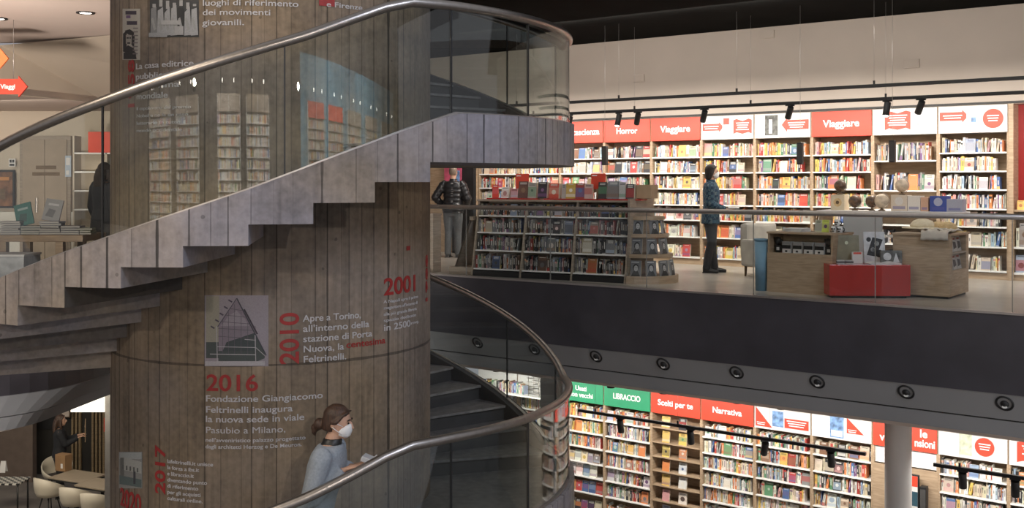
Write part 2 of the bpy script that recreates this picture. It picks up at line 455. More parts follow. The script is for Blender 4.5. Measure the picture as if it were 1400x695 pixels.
# ------------------------------------------------------------------ concrete core with its printed timeline
def ring_wall(mb, r0, r1, p0, p1, zb, zt, step=3.0, ztfun=None, zbfun=None):
    n = max(1, int(math.ceil(abs(p1 - p0) / step)))
    A = []
    for i in range(n + 1):
        p = p0 + (p1 - p0) * i / n
        b = zbfun(p) if zbfun else zb; t = ztfun(p) if ztfun else zt
        c, s = math.cos(R_(p)), math.sin(R_(p))
        A.append([mb.bm.verts.new((r * c, r * s, z)) for r, z in ((r0, b), (r1, b), (r1, t), (r0, t))])
    for a, b in zip(A, A[1:]):
        for k in range(4): mb.bm.faces.new((a[k], a[(k + 1) % 4], b[(k + 1) % 4], b[k]))
    mb.bm.faces.new(A[0]); mb.bm.faces.new(A[-1][::-1])
core = empty('concrete_column', (CX, CY, FL), 0, 'massive round board-marked concrete column printed with a red and white timeline', 'column')
mb = MB()
mb.rings([(0, 0, FL, RC, RC), (0, 0, -.03, RC, RC), (0, 0, 5.4, RC, RC)], 128)
o = mb.build('shaft', M_CONC, core, (0, 0, -FL))
def colpx(px, py, r=RC):
    m = (px - 700) / F
    A_ = 1 + m * m; B_ = -2 * (CX * m + CY); C_ = CX * CX + CY * CY - r * r
    d = max(B_ * B_ - 4 * A_ * C_, 0)
    t = (-B_ - math.sqrt(d)) / (2 * A_)
    return math.atan2(t - CY, m * t - CX), EYE - (py - HY) * t / F, t
def on_col(phi, z, off):
    r = RC + off
    return Vector((r * math.cos(phi), r * math.sin(phi), z))
def col_text(s, px, py, hpx, m, name='lettering', rot=0, wpx=None, bold=.010, off=.004):
    # px,py: left end of the baseline in the photo; hpx: height of a capital
    ph, z, t = colpx(px, py)
    size = hpx * t / F / .70
    me = text_mesh(s, size, bold, .0015)
    w = max(v.co.x for v in me.vertices) - min(v.co.x for v in me.vertices)
    sx = 1.0
    if wpx:
        if rot: want = wpx * t / F
        else: want = (colpx(px + wpx, py)[0] - ph) * RC
        sx = want / w
    for v in me.vertices:
        x, y, e = v.co.x * sx, v.co.y, v.co.z
        if rot: x, y = -y, x
        v.co = on_col(ph + x / RC, z + y, off + e)
    me.materials.clear(); me.materials.append(m)
    o = bpy.data.objects.new(name, me); COL.objects.link(o); o.parent = core; o.location = (0, 0, -FL)
    return o
def col_print(name, quads, off=.003):
    # quads: list of (four photo corners, colour); each layer a hair above the last
    mb = MB(True)
    for j, (q, c) in enumerate(quads):
        n = 8
        o_ = off + .0004 * j
        def P_(s, t):
            x = (q[0][0] * (1 - s) + q[1][0] * s) * (1 - t) + (q[3][0] * (1 - s) + q[2][0] * s) * t
            y = (q[0][1] * (1 - s) + q[1][1] * s) * (1 - t) + (q[3][1] * (1 - s) + q[2][1] * s) * t
            a = colpx(x, y)
            return on_col(a[0], a[1], o_)
        for i in range(n):
            mb.face([P_(i / n, 0), P_((i + 1) / n, 0), P_((i + 1) / n, 1), P_(i / n, 1)], c)
    o = mb.build(name, M_PRINT, core, (0, 0, -FL))
    return o
def rect(x0, y0, x1, y1): return [(x0, y0), (x1, y0), (x1, y1), (x0, y1)]
def ln(x0, y0, x1, y1, w=.8):
    d = math.hypot(x1 - x0, y1 - y0) or 1
    nx, ny = -(y1 - y0) / d * w / 2, (x1 - x0) / d * w / 2
    return [(x0 - nx, y0 - ny), (x1 - nx, y1 - ny), (x1 + nx, y1 + ny), (x0 + nx, y0 + ny)]
col_text("luoghi di riferimento", 277, 8, 8, M_VINW, wpx=130)
col_text("dei movimenti", 277, 21, 8, M_VINW, wpx=92)
col_text("giovanili.", 277, 35, 8, M_VINW, wpx=57)
col_text("1", 416, 5, 20, M_VINR, wpx=22, bold=.04)
col_text("e Firenze.", 446, 9, 7, M_VINW, wpx=51)
col_text("La casa editrice", 186, 95, 8, M_VINW, wpx=78)
col_text("pubblica in", 186, 109, 8, M_VINW, wpx=58)
col_text("anteprima", 187, 122, 8, M_VINW, wpx=58)
col_text("mondiale", 187, 136, 8, M_VINW, wpx=42)
for i, s in enumerate(("il capolavoro del premio", "Nobel e ne fa un caso", "letterario in tutto il", "mondo occidentale")):
    col_text(s, 187, 151 + i * 10, 4.5, M_VINW, wpx=74 - i * 4)
col_text("1958", 184, 153, 16, M_VINR, rot=1, wpx=65, bold=.018)
col_text("Apre a Torino,", 414, 440, 9, M_VINW, wpx=79)
col_text("all'interno della", 414, 454, 9, M_VINW, wpx=90)
col_text("stazione di Porta", 414, 468, 9, M_VINW, wpx=94)
col_text("Nuova, la", 414, 482, 9, M_VINW, wpx=55)
col_text("centesima", 473, 476, 9, M_VINR, wpx=53)
col_text("Feltrinelli.", 414, 496, 9, M_VINW, wpx=58)
col_text("2010", 408, 498, 25, M_VINR, rot=1, wpx=70, bold=.018)
col_text("2001", 524, 404, 23, M_VINR, wpx=43, bold=.018)
for i, s in enumerate(("A Napoli apre il primo", "megastore all'interno di", "alla più grande libreria", "spazio dedicato")):
    col_text(s, 524, 415 + i * 8.5, 4.2, M_VINW, wpx=47 - i)
col_text("in 2500", 524, 453, 9, M_VINW, wpx=36)
col_text("mq.", 561, 444, 4, M_VINW, wpx=11)
col_text("1988", 584, 418, 11, M_VINR, rot=1, wpx=63, bold=.018)
col_text("1", 560, 352, 9, M_VINR, rot=1, wpx=6)
col_text("2016", 282, 534, 22, M_VINR, wpx=70, bold=.015)
col_text("Fondazione Giangiacomo", 281, 549, 8.5, M_VINW, wpx=159)
col_text("Feltrinelli inaugura", 281, 564, 8.5, M_VINW, wpx=118)
col_text("la nuova sede in viale", 281, 577, 8.5, M_VINW, wpx=134)
col_text("Pasubio a Milano,", 281, 592, 8.5, M_VINW, wpx=108, bold=0.0)
col_text("nell'avveniristico palazzo progettato", 281, 604, 5.2, M_VINW, wpx=136)
col_text("dagli architetti Herzog e De Meuron.", 281, 613, 5.2, M_VINW, wpx=131)
col_text("2017", 226, 677, 18, M_VINR, rot=1, wpx=66, bold=.018)
for i, s in enumerate(("lafeltrinelli.it unisce", "la forza a ibs.it", "e libraccio.it", "diventando punto", "di riferimento", "per gli acquisti", "culturali online.")):
    col_text(s, 229, 633 + i * 8.4, 5, M_VINW, wpx=(62, 43, 36, 54, 42, 45, 48)[i])
col_text("2020", 165, 690, 24, M_VINR, wpx=28, bold=.018)
PK, PW, PG, PL = (.03, .028, .03), (.42, .40, .38), (.16, .155, .16), (.27, .235, .255)
Q = [(rect(280, 404, 367, 501), PL), (rect(282, 405, 300, 470), (.28, .255, .20)), (rect(282, 468, 300, 490), (.06, .07, .065)),
     ([(299, 446), (322, 411), (326, 411), (350, 458)], (.21, .17, .20)), (rect(299, 446, 350, 482), (.20, .165, .19)),
     ([(310, 468), (349, 455), (349, 492), (299, 493)], (.05, .06, .06)), (rect(299, 480, 350, 494), (.06, .07, .065)),
     ([(350, 458), (362, 482), (362, 490), (350, 495)], (.06, .07, .065)), (rect(281, 494, 362, 500), (.38, .35, .35)),
     (ln(298, 447, 324, 408, 1.2), (.08, .07, .09)), (ln(324, 408, 364, 486, 1.6), (.05, .05, .06)), (ln(334, 423, 352, 457, 2.2), (.05, .04, .05))]
for y in (422, 431, 440, 449, 460): Q.append((ln(max(299, 322 - (y - 411) * .65), y, min(350, 328 + (y - 411) * .48), y + 3, .7), (.10, .085, .10)))
for x in (305, 313, 321, 330, 339): Q.append((ln(x, max(416, 446 - (x - 299) * 1.4) if x < 324 else 416 + (x - 324) * 1.7, x, 484, .6), (.10, .085, .10)))
for i in range(5): Q.append((ln(297 + i * 6 - 8, 446 - i * 9, 302 + i * 6 - 8, 449 - i * 9, 2), (.07, .06, .08)))
for a in (ln(297, 446, 298, 496, 1), ln(349, 458, 350, 494, 1), ln(288, 484, 350, 485, 1), ln(298, 474, 350, 475, .8), ln(350, 475, 362, 486, .8), ln(335, 464, 350, 465, .8)):
    Q.append((a, (.40, .38, .38)))
col_print('photo_print', Q)['label'] = 'black and white photograph of a glass gabled building'
pr = random.Random(3)
Q = [(rect(205, -12, 272, 51), (.05, .05, .05))]
for i in range(7):
    x = 207 + i * 9.3
    Q.append(([(x, 10 + pr.random() * 8), (x + 7, 6 + pr.random() * 6), (x + 9, 48), (x - 1, 49)], (lambda v: (v, v, v))(pr.choice((.03, .10, .22, .33)))))
    Q.append((rect(x + 2, pr.uniform(-2, 6), x + 6.5, pr.uniform(8, 13)), (.34, .33, .32)))
    Q.append(([(x, 26), (x + 3, 24), (x + 7, 40), (x + 4, 42)], (.30, .30, .29)))
Q += [(rect(222, 28, 248, 34), (.38, .37, .36)), (rect(240, 36, 252, 48), (.36, .35, .34)), (rect(205, 45, 230, 51), (.30, .3, .3))]
col_print('photo_print', Q)['label'] = 'black and white photograph of a crowd'
Q = [(rect(168, 12, 192, 82), (.46, .43, .38)), (rect(172, 15, 187, 20), (.06, .05, .07)), (rect(173, 21, 179, 25), (.16, .1, .2)), (rect(174, 29, 188, 34), (.06, .05, .07)),
     ([(171, 42), (178, 40), (184, 44), (183, 58)], PK), ([(169, 46), (174, 42), (174, 66), (169, 72)], PK), ([(180, 42), (185, 50), (184, 66), (180, 60)], PK),
     (rect(173, 48, 181, 60), (.36, .33, .29)), (rect(174, 51, 177, 53), PK), (rect(178, 51, 180, 53), PK), (rect(175, 58, 179, 60), PK),
     ([(169, 70), (176, 62), (184, 66), (188, 81)], PK), (rect(170, 72, 187, 81), PK)]
Q += [(rect(183, 38 + 5 * i, 190, 39.5 + 5 * i), (.2, .17, .17)) for i in range(8)]
col_print('photo_print', Q)['label'] = 'pale poster with a dark stencilled portrait'
Q = [(rect(163, 618, 195, 668), (.24, .24, .23)), (rect(164, 619, 194, 628), (.34, .36, .36)), ([(165, 624), (194, 632), (194, 648), (165, 642)], (.36, .36, .34)),
     (rect(165, 626, 170, 656), (.13, .13, .12)), ([(164, 650), (194, 656), (194, 667), (164, 662)], (.10, .13, .13)), (rect(183, 645, 186, 662), (.05, .05, .06))]
Q += [(rect(168 + 5 * i, 636 + i, 170 + 5 * i, 642 + i), (.10, .10, .10)) for i in range(5)]
col_print('photo_print', Q)['label'] = 'faded photograph of a building front'

# ------------------------------------------------------------------ the spiral stair
stair = empty('spiral_staircase', (CX, CY, 0), 0, 'board-marked concrete spiral staircase winding round the column with curved glass balustrade', 'staircase')
TURN = 3.21
def lerp_tab(tab, p):
    if p <= tab[0][0]: return tab[0][1]
    for (a, u), (b, v) in zip(tab, tab[1:]):
        if p <= b: return u + (v - u) * (p - a) / (b - a)
    return tab[-1][1]
PAR = [(-155, .22), (-121, .77), (-103, 1.049), (-82, 1.39), (-68, 1.654), (-58, 1.833), (-49.5, 1.965), (-30, 1.975), (19, 1.985), (63, 2.71), (105, 3.42)]
RAIL = [(-155, 1.21), (-121, 1.738), (-102.5, 2.011), (-86.2, 2.269), (-73.2, 2.473), (-61.5, 2.70), (-57, 2.757), (-50, 2.765), (8, 2.765), (106, 4.20)]
par = lambda dz: (lambda p: lerp_tab(PAR, p) + dz)
rail = lambda dz: (lambda p: lerp_tab(RAIL, p) + dz)
K0, DK = -54.5, 8.93
def soffit_front(p):                            # stepped underside of a front flight, landing level 1.6
    if p >= K0: return 1.60
    k = int((K0 - p) / DK - 1e-6) + 1
    return 1.60 - .145 * k
PIN = RO - .13
def stepped_parapet(name, p0, p1, dz, base, m):
    mb = MB()
    cuts = sorted({p0, p1} | {K0 - DK * k for k in range(14) if p0 < K0 - DK * k < p1} | {19 + 9.05 * k for k in range(11) if p0 < 19 + 9.05 * k < p1})
    for a, b in zip(cuts, cuts[1:]):
        zb = base((a + b) / 2) + dz
        n = max(1, int((b - a) / 3))
        for i in range(n):
            q0, q1 = a + (b - a) * i / n, a + (b - a) * (i + 1) / n
            c = []
            for p in (q0, q1):
                t = lerp_tab(PAR, p) + dz
                cs, sn = math.cos(R_(p)), math.sin(R_(p))
                c.append([Vector((r * cs, r * sn, z)) for r, z in ((PIN, zb), (RO, zb), (RO, t), (PIN, t))])
            for k in range(4):
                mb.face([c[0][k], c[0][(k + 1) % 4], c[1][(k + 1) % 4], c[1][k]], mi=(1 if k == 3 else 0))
        # riser faces of the stepped underside
    for a, b, c_ in zip(cuts, cuts[1:], cuts[2:]):
        z0, z1 = base((a + b) / 2) + dz, base((b + c_) / 2) + dz
        if abs(z0 - z1) > 1e-4:
            cs, sn = math.cos(R_(b)), math.sin(R_(b))
            mb.face([(PIN * cs, PIN * sn, z0), (RO * cs, RO * sn, z0), (RO * cs, RO * sn, z1), (PIN * cs, PIN * sn, z1)])
    for p in (p0, p1):
        zb = base(p + (.5 if p == p0 else -.5)) + dz; t = lerp_tab(PAR, p) + dz
        cs, sn = math.cos(R_(p)), math.sin(R_(p))
        mb.face([(PIN * cs, PIN * sn, zb), (RO * cs, RO * sn, zb), (RO * cs, RO * sn, t), (PIN * cs, PIN * sn, t)])
    bmesh.ops.remove_doubles(mb.bm, verts=mb.bm.verts[:], dist=1e-5)
    return mb.build(name, [m, M_SHADE_GRILLE], stair)
def base_all(p):
    if p < K0: return soffit_front(p)
    if p <= 19: return 1.60
    k = int((p - 19) / 9.05 + 1e-6) + 1
    return 1.60 + .16 * (k - .6)
def block(name, p0, p1, z0, z1, m=None, top=None):
    mb = MB(); ring_wall(mb, RC - .02, PIN, p0, p1, z0, z1)
    o = mb.build(name, m or M_STAIR, stair)
    if top:
        mb = MB(); ring_wall(mb, RC + .001, PIN - .002, p0 - .8, p1, z1 + .001, z1 + .026)
        mb.build('tread', top, o)
    return o
# front flights (upper and lower), each step a part
for dz, n in ((0.0, 11), (-TURN, 11)):
    for k in range(n):
        p1, p0 = K0 - DK * k, K0 - DK * (k + 1)
        zt = 1.77 - .1475 * (k + 1) + dz
        block('step', p0, p1, soffit_front((p0 + p1) / 2) + dz, zt - .026, None, M_TREAD)
    block('landing', K0, 19, 1.60 + dz, 1.744 + dz, None, M_TREAD)
for dz in (0.0, -TURN):                         # rear flights
    for k in range(9):
        p0, p1 = 19 + 9.05 * k, 19 + 9.05 * (k + 1)
        zt = 1.77 + .159 * (k + 1) + dz
        block('step', p0, p1, zt - .33, zt - .026, M_SHADE_GRILLE, M_TREAD)  # rear steps coloured dark because they stand unlit
block('landing', 100.4, 206.6, -.17, -.026, None, M_TREAD)
for dz in (0.0, -TURN):
    stepped_parapet('parapet', -153, 19, dz, base_all, M_STAIR)
    stepped_parapet('parapet', 19, 100.4, dz, base_all, M_SHADE_GRILLE)
mb = MB(); ring_wall(mb, PIN, RO, 160, 206.8, -.17, .21)
mb.build('parapet', M_STAIR, stair)
JOINTS = [-153, -129, -102.6, -76.3, -50, -31.4, -8, 15, 38, 64, 99]
GR = RO - .05
for dz in (0.0, -TURN):
    for a, b in zip(JOINTS, JOINTS[1:]):
        mb = MB(); ring_wall(mb, GR - .006, GR + .006, a + .12, b - .12, 0, 0, 1.5, lambda p: rail(dz)(p) - .02, lambda p: par(dz)(p) - .03)
        for f in mb.bm.faces: f.smooth = True
        g = mb.build('glass_panel', M_GLASS, stair)
        g.data.set_sharp_from_angle(angle=R_(40))
        mb = MB(); ring_wall(mb, GR - .008, GR + .008, b - .12, b + .12, 0, 0, 1, lambda p: rail(dz)(p) - .02, lambda p: par(dz)(p) - .03)
        mb.build('glass_joint', M_BLACK, stair)
    mb = MB(); ring_wall(mb, GR - .018, GR + .018, JOINTS[0], 100, 0, 0, 2, lambda p: par(dz)(p) + .012, lambda p: par(dz)(p) - .01)
    mb.build('glass_channel', M_SATIN, stair)
    mb = MB()
    ps = [JOINTS[0] + i * 1.5 for i in range(int((100 - JOINTS[0]) / 1.5) + 1)]
    mb.tube([(GR * math.cos(R_(p)), GR * math.sin(R_(p)), rail(dz)(p)) for p in ps], .036, 14)
    mb.build('handrail', M_STEEL, stair)
mb = MB(); mb.prism([(-2.7, 1.2), (-1.2, 2.2), (-1.6, 3.9), (-3.1, 3.0)], -.2, -.004)
mb.build('landing_bridge', M_STAIR, stair)

# ------------------------------------------------------------------ books: a list first, individuals and the uncounted mass from it
PAL = [('white', (.74, .72, .66), 24), ('cream', (.62, .53, .40), 15), ('orange', (.66, .23, .08), 8), ('red', (.42, .05, .04), 8), ('yellow', (.68, .48, .12), 7),
       ('blue', (.08, .14, .32), 6), ('pale blue', (.36, .45, .55), 6), ('green', (.10, .24, .13), 4), ('black', (.03, .03, .035), 10), ('grey', (.27, .26, .26), 7),
       ('brown', (.20, .11, .06), 5), ('pink', (.58, .30, .29), 4), ('purple', (.18, .08, .20), 2)]
DARKPAL = {'white': 12, 'cream': 12, 'orange': 5, 'red': 6, 'yellow': 3, 'blue': 6, 'pale blue': 6, 'green': 4, 'black': 20, 'grey': 16, 'brown': 8, 'pink': 3, 'purple': 2}
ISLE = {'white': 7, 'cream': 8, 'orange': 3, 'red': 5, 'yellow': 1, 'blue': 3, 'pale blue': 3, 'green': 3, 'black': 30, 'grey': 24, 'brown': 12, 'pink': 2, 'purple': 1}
CITRUS = {'white': 15, 'cream': 12, 'orange': 18, 'red': 10, 'yellow': 14, 'blue': 8, 'pale blue': 5, 'green': 6, 'black': 4, 'grey': 3, 'brown': 4, 'pink': 5, 'purple': 1}
PALE = {'white': 38, 'cream': 22, 'orange': 9, 'red': 4, 'yellow': 7, 'blue': 4, 'pale blue': 7, 'green': 2, 'black': 3, 'grey': 3, 'brown': 1, 'pink': 3, 'purple': 1}
def pick(weights=None):
    ws = [(weights or {}).get(n, w) if weights else w for n, c, w in PAL]
    n, c, _ = rng.choices(PAL, ws)[0]
    j = rng.uniform(.75, 1.15)
    return n, tuple(min(.85, v * j * rng.uniform(.92, 1.08)) for v in c)
def mix(c, d, t): return tuple(a * (1 - t) + b * t for a, b in zip(c, d))
BOOKS = []
def book_mesh(mb, s):
    w, h, d, c = s['w'], s['h'], s['d'], s['c']
    r = random.Random(s['seed'])
    lum = sum(c) / 3
    ink = (.04, .04, .05) if lum > .3 else (.72, .70, .64)
    alt = r.choice([p[1] for p in PAL]) if not s.get('portrait') else (.32, .32, .33)
    pages = (.66, .60, .48)
    if s.get('portrait'):                       # dark cover with a pale face
        mb.face([(-w / 2, 0, 0), (w / 2, 0, 0), (w / 2, 0, h), (-w / 2, 0, h)], c)
        def ov(cx, cz, a, b_, k, y): mb.face([(cx + a * math.cos(i * math.pi / 8), y, cz + b_ * math.sin(i * math.pi / 8)) for i in range(16)], k)
        mb.face([(-w * .42, -.0006, 0), (w * .42, -.0006, 0), (w * .2, -.0006, h * .34), (-w * .2, -.0006, h * .34)], (.03, .03, .03))
        ov(0, h * .55, w * .27, h * .24, (.02, .02, .02), -.0008); ov(w * .02, h * .50, w * .19, h * .19, (.42, .41, .40), -.0012)
        for q in (-1, 1): ov(w * (.02 + q * .08), h * .53, w * .04, h * .018, (.04, .04, .04), -.0016)
        ov(w * .02, h * .41, w * .07, h * .015, (.12, .11, .11), -.0016)
        mb.face([(-w * .42, -.0008, h * .86), (w * .3, -.0008, h * .86), (w * .3, -.0008, h * .92), (-w * .42, -.0008, h * .92)], (.5, .5, .5))
        mb.face([(-w / 2, d, 0), (-w / 2, 0, 0), (-w / 2, 0, h), (-w / 2, d, h)], (.4, .4, .4)); mb.face([(w / 2, 0, 0), (w / 2, d, 0), (w / 2, d, h), (w / 2, 0, h)], pages)
        mb.face([(w / 2, d, 0), (-w / 2, d, 0), (-w / 2, d, h), (w / 2, d, h)], c); mb.face([(-w / 2, 0, h), (w / 2, 0, h), (w / 2, d, h), (-w / 2, d, h)], pages)
        return
    if s['face']:                               # front cover towards the viewer: w wide, d thin
        rows = [(0, .1, c), (.1, .3, r.choice([c, mix(c, alt, .6)])), (.3, .72, mix(c, alt, r.choice([.1, .3, .6]))), (.72, 1, c)]
        for a, b, k in rows: mb.face([(-w / 2, 0, h * a), (w / 2, 0, h * a), (w / 2, 0, h * b), (-w / 2, 0, h * b)], k)
        x = r.uniform(.25, .4) * w
        for q in range(r.choice([1, 2, 3])):
            z = h * (.93 - .07 * q)
            mb.face([(-x, -.001, z - .03 * h), (x, -.001, z - .03 * h), (x, -.001, z), (-x, -.001, z)], ink)
        if r.random() < .4:
            e = r.uniform(.14, .3) * w; zz = h * r.uniform(.4, .55)
            mb.face([(e * math.cos(i * math.pi / 4), -.001, zz + e * math.sin(i * math.pi / 4)) for i in range(8)], mix(alt, ink, r.random() * .7))
        mb.face([(-w / 2, d, 0), (-w / 2, 0, 0), (-w / 2, 0, h), (-w / 2, d, h)], c)
        mb.face([(w / 2, 0, 0), (w / 2, d, 0), (w / 2, d, h), (w / 2, 0, h)], pages)
        mb.face([(w / 2, d, 0), (-w / 2, d, 0), (-w / 2, d, h), (w / 2, d, h)], c)
        mb.face([(-w / 2, 0, h), (w / 2, 0, h), (w / 2, d, h), (-w / 2, d, h)], pages)
        mb.face([(-w / 2, d, 0), (w / 2, d, 0), (w / 2, 0, 0), (-w / 2, 0, 0)], pages)
        return
    st = r.random()
    if st < .35: rows = [(0, .08, mix(c, ink, .5)), (.08, 1, c)]
    elif st < .6: rows = [(0, .7, c), (.7, .85, alt), (.85, 1, c)]
    elif st < .8: rows = [(0, .25, mix(c, alt, .8)), (.25, 1, c)]
    else: rows = [(0, 1, c)]
    for a, b, k in rows: mb.face([(-w / 2, 0, h * a), (w / 2, 0, h * a), (w / 2, 0, h * b), (-w / 2, 0, h * b)], k)
    a, b = r.uniform(.3, .42), r.uniform(.58, .92)
    mb.face([(-w * .17, -.0008, h * a), (w * .17, -.0008, h * a), (w * .17, -.0008, h * b), (-w * .17, -.0008, h * b)], mix(c, ink, .75))
    mb.face([(-w / 2, d, 0), (-w / 2, 0, 0), (-w / 2, 0, h), (-w / 2, d, h)], c)
    mb.face([(w / 2, 0, 0), (w / 2, d, 0), (w / 2, d, h), (w / 2, 0, h)], c)
    mb.face([(w / 2, d, 0), (-w / 2, d, 0), (-w / 2, d, h), (w / 2, d, h)], pages)
    mb.face([(-w / 2, 0, h - .002), (w / 2, 0, h - .002), (w / 2, d, h - .002), (-w / 2, d, h - .002)], pages)
    mb.face([(-w / 2, d, 0), (w / 2, d, 0), (w / 2, 0, 0), (-w / 2, 0, 0)], pages)
def fill_shelf(M, x0, x1, z, hmax, where, group, weights=None, facep=.06, depth=.04, full=1.0, tall=1.0):
    """A row of books on one shelf board; M is the case's matrix, where says which shelf in words."""
    x = x0 + rng.uniform(.0, .02)
    end = x0 + (x1 - x0) * full
    k = 0
    while True:
        face = rng.random() < facep
        n, c = pick(weights)
        if weights is ISLE: c = tuple(v * .5 for v in c)  # island books darkened in colour for the weaker light there
        h = min(hmax - .02, rng.choice([.17, .19, .195, .20, .21, .215, .225]) * tall * rng.uniform(.97, 1.03))
        if face:
            w = min(h * .68, .15); d = .025; y = depth - .005
        else:
            w = rng.choice([.011, .014, .017, .02, .023, .027, .033, .042]); d = rng.uniform(.12, .15); y = depth + rng.uniform(0, .018)
        if x + w > end: break
        k += 1
        L = M @ Matrix.Translation((x + w / 2, y, z + .0008))
        if face: L = L @ Matrix.Rotation(R_(-8), 4, 'X')
        elif rng.random() < .05 and x + w + .06 < end:
            an = rng.uniform(5, 11)
            L = L @ Matrix.Translation((h * math.sin(R_(an)) * .0 + .002, 0, w * .5 * math.sin(R_(an)) + .001)) @ Matrix.Rotation(R_(an), 4, 'Y')
            x += h * math.sin(R_(an))
        BOOKS.append(dict(M=L, w=w, h=h, d=d, c=c, n=n, face=face, seed=rng.randrange(10 ** 6), where=where, k=k, group=group))
        x += w + (.012 if face else rng.choice([.0008, .0008, .001, .003]))
ORD = ['', 'first', 'second', 'third', 'fourth', 'fifth', 'sixth', 'seventh', 'eighth', 'ninth', 'tenth', 'eleventh', 'twelfth', 'thirteenth', 'fourteenth', 'fifteenth', 'sixteenth',
       'seventeenth', 'eighteenth', 'nineteenth', 'twentieth'] + ['twenty-' + s for s in ('first', 'second', 'third', 'fourth', 'fifth', 'sixth', 'seventh', 'eighth', 'ninth')] + ['thirtieth'] + \
      ['thirty-' + s for s in ('first', 'second', 'third', 'fourth', 'fifth', 'sixth', 'seventh', 'eighth', 'ninth')] + ['fortieth'] + ['forty-' + s for s in ('first', 'second', 'third', 'fourth', 'fifth', 'sixth', 'seventh', 'eighth', 'ninth')] + ['fiftieth'] + ['fifty-' + s for s in ('first', 'second', 'third', 'fourth', 'fifth', 'sixth', 'seventh', 'eighth', 'ninth')]

# ------------------------------------------------------------------ bookcases along the back wall, both floors
BW = 1.01
SHZ = [1.91, 1.63, 1.35, 1.06, .79, .49, .13]
def bookcase(i, z0, label, header, group, shelves=SHZ, plain_top=False):
    c = empty('bookcase', W(i * BW, 0, z0), -TH, label, 'bookcase', group)
    t = .024
    for s in (0, 1):
        mb = MB(); x = 0.001 if s == 0 else BW - t - .001
        mb.box(x, x + t, 0, .34, 0, 2.62); mb.build('side_panel', M_OAK, c)
    mb = MB(); mb.box(t, BW - t, .32, .34, .02, 2.2); mb.build('back_panel', M_OAK, c)
    mb = MB(); mb.box(t, BW - t, .015, .32, 0, .10); mb.build('plinth', M_OAK, c)
    for z in shelves:
        mb = MB(); mb.box(t, BW - t, -.012, .318, z - .022, z, .003); mb.build('shelf', M_WHITE, c)
    hm = {'red': M_RED, 'green': M_GREEN, 'white': M_SIGNW}[header]
    mb = MB(); mb.box(.012, BW - .012, -.022, -.004, 2.205, 2.615, .003)
    mb.box(t, BW - t, .0, .32, 2.205, 2.225)
    h = mb.build('header_panel', hm, c)
    return c, h
def deco(parent, polys, y=-.0235):
    # printed shapes on a header: (points x,z ; material)
    for j, (pts, m, nm) in enumerate(polys):
        mb = MB(); yy = y - .0012 * j
        mb.face([(x, yy, z) for x, z in pts]); mb.face([(x, yy + .001, z) for x, z in pts][::-1])
        n = len(pts)
        for k in range(n):
            a, b = pts[k], pts[(k + 1) % n]
            mb.face([(a[0], yy, a[1]), (a[0], yy + .001, a[1]), (b[0], yy + .001, b[1]), (b[0], yy, b[1])])
        mb.build(nm, m, parent)
def rc(x0, z0, x1, z1): return [(x0, z0), (x1, z0), (x1, z1), (x0, z1)]
def arrow_r(x0, x1, z, h): return [(x0, z - h / 2), (x1 - h * .7, z - h / 2), (x1 - h * .7, z - h * .75), (x1, z), (x1 - h * .7, z + h * .75), (x1 - h * .7, z + h / 2), (x0, z + h / 2)]
def arrow_l(x0, x1, z, h): return [(x0, z), (x0 + h * .6, z - h * .75), (x0 + h * .6, z - h / 2), (x1, z - h / 2), (x1, z + h / 2), (x0 + h * .6, z + h / 2), (x0 + h * .6, z + h * .75)]
def openbook(x0, x1, z0, z1):
    m = (x0 + x1) / 2
    return [(x0, z0), (x0 + .35 * (m - x0), z0 + .03), (m, z0), (m + .65 * (x1 - m), z0 + .03), (x1, z0), (x1, z1), (m + .65 * (x1 - m), z1 + .02), (m, z1 - .02), (x0 + .35 * (m - x0), z1 + .02), (x0, z1)]
def disc(x, z, r): return [(x + r * math.cos(i * math.pi / 14), z + r * math.sin(i * math.pi / 14)) for i in range(28)]
def bars(x, z, n, w, y=-.0262, p=.038, cen=True):
    out = []
    for k in range(n):
        ww = w * (1 - .12 * ((k * 7) % 3))
        out.append((rc(x - ww / 2, z - k * p, x + ww / 2, z - k * p + p * .42), M_LETW, 'lettering'))
    return out
M_PHB = mat('print_blue', (.16, .28, .5), .5, var=.6, scale=14)
M_PHD = mat('print_dark', (.10, .10, .09), .5, var=.7, scale=16)
M_PHL = mat('print_light', (.62, .62, .64), .5, var=.2, scale=12)
M_PHG = mat('print_green', (.52, .55, .40), .5, var=.3, scale=14)
GU, GL_ = 'bookcases along the upper back wall', 'bookcases along the lower back wall'
upper = [(-3, 'red', None, 'oak bookcase at the far left end, half hidden under the stair landing', 'puffer jacket bookcase'),
         (-2, 'red', None, 'oak bookcase behind the low island, under the stair landing', 'bookcase under the landing'),
         (-1, 'red', 'Fantascienza', 'oak bookcase whose red header is cut by the stair landing, reading oscienza', 'oscienza bookcase'),
         (0, 'red', 'Horror', 'oak bookcase under the red Horror header', 'Horror bookcase'),
         (1, 'red', 'Viaggiare', 'oak bookcase under the Viaggiare header beside Horror', 'left Viaggiare bookcase'),
         (2, 'white', None, 'oak bookcase behind the person in the checked shirt', 'bookcase behind checked shirt'),
         (3, 'white', None, 'oak bookcase under the white header with a red left-pointing arrow', 'upper left-arrow bookcase'),
         (4, 'red', 'Viaggiare', 'oak bookcase under the Viaggiare header between two white headers', 'right Viaggiare bookcase'),
         (5, 'white', None, 'oak bookcase with wide empty gaps, right of the Viaggiare header', 'bookcase with wide gaps'),
         (6, 'white', None, 'brightly lit oak bookcase at the right end beside the red alcove', 'bookcase beside red alcove')]
UB = {}
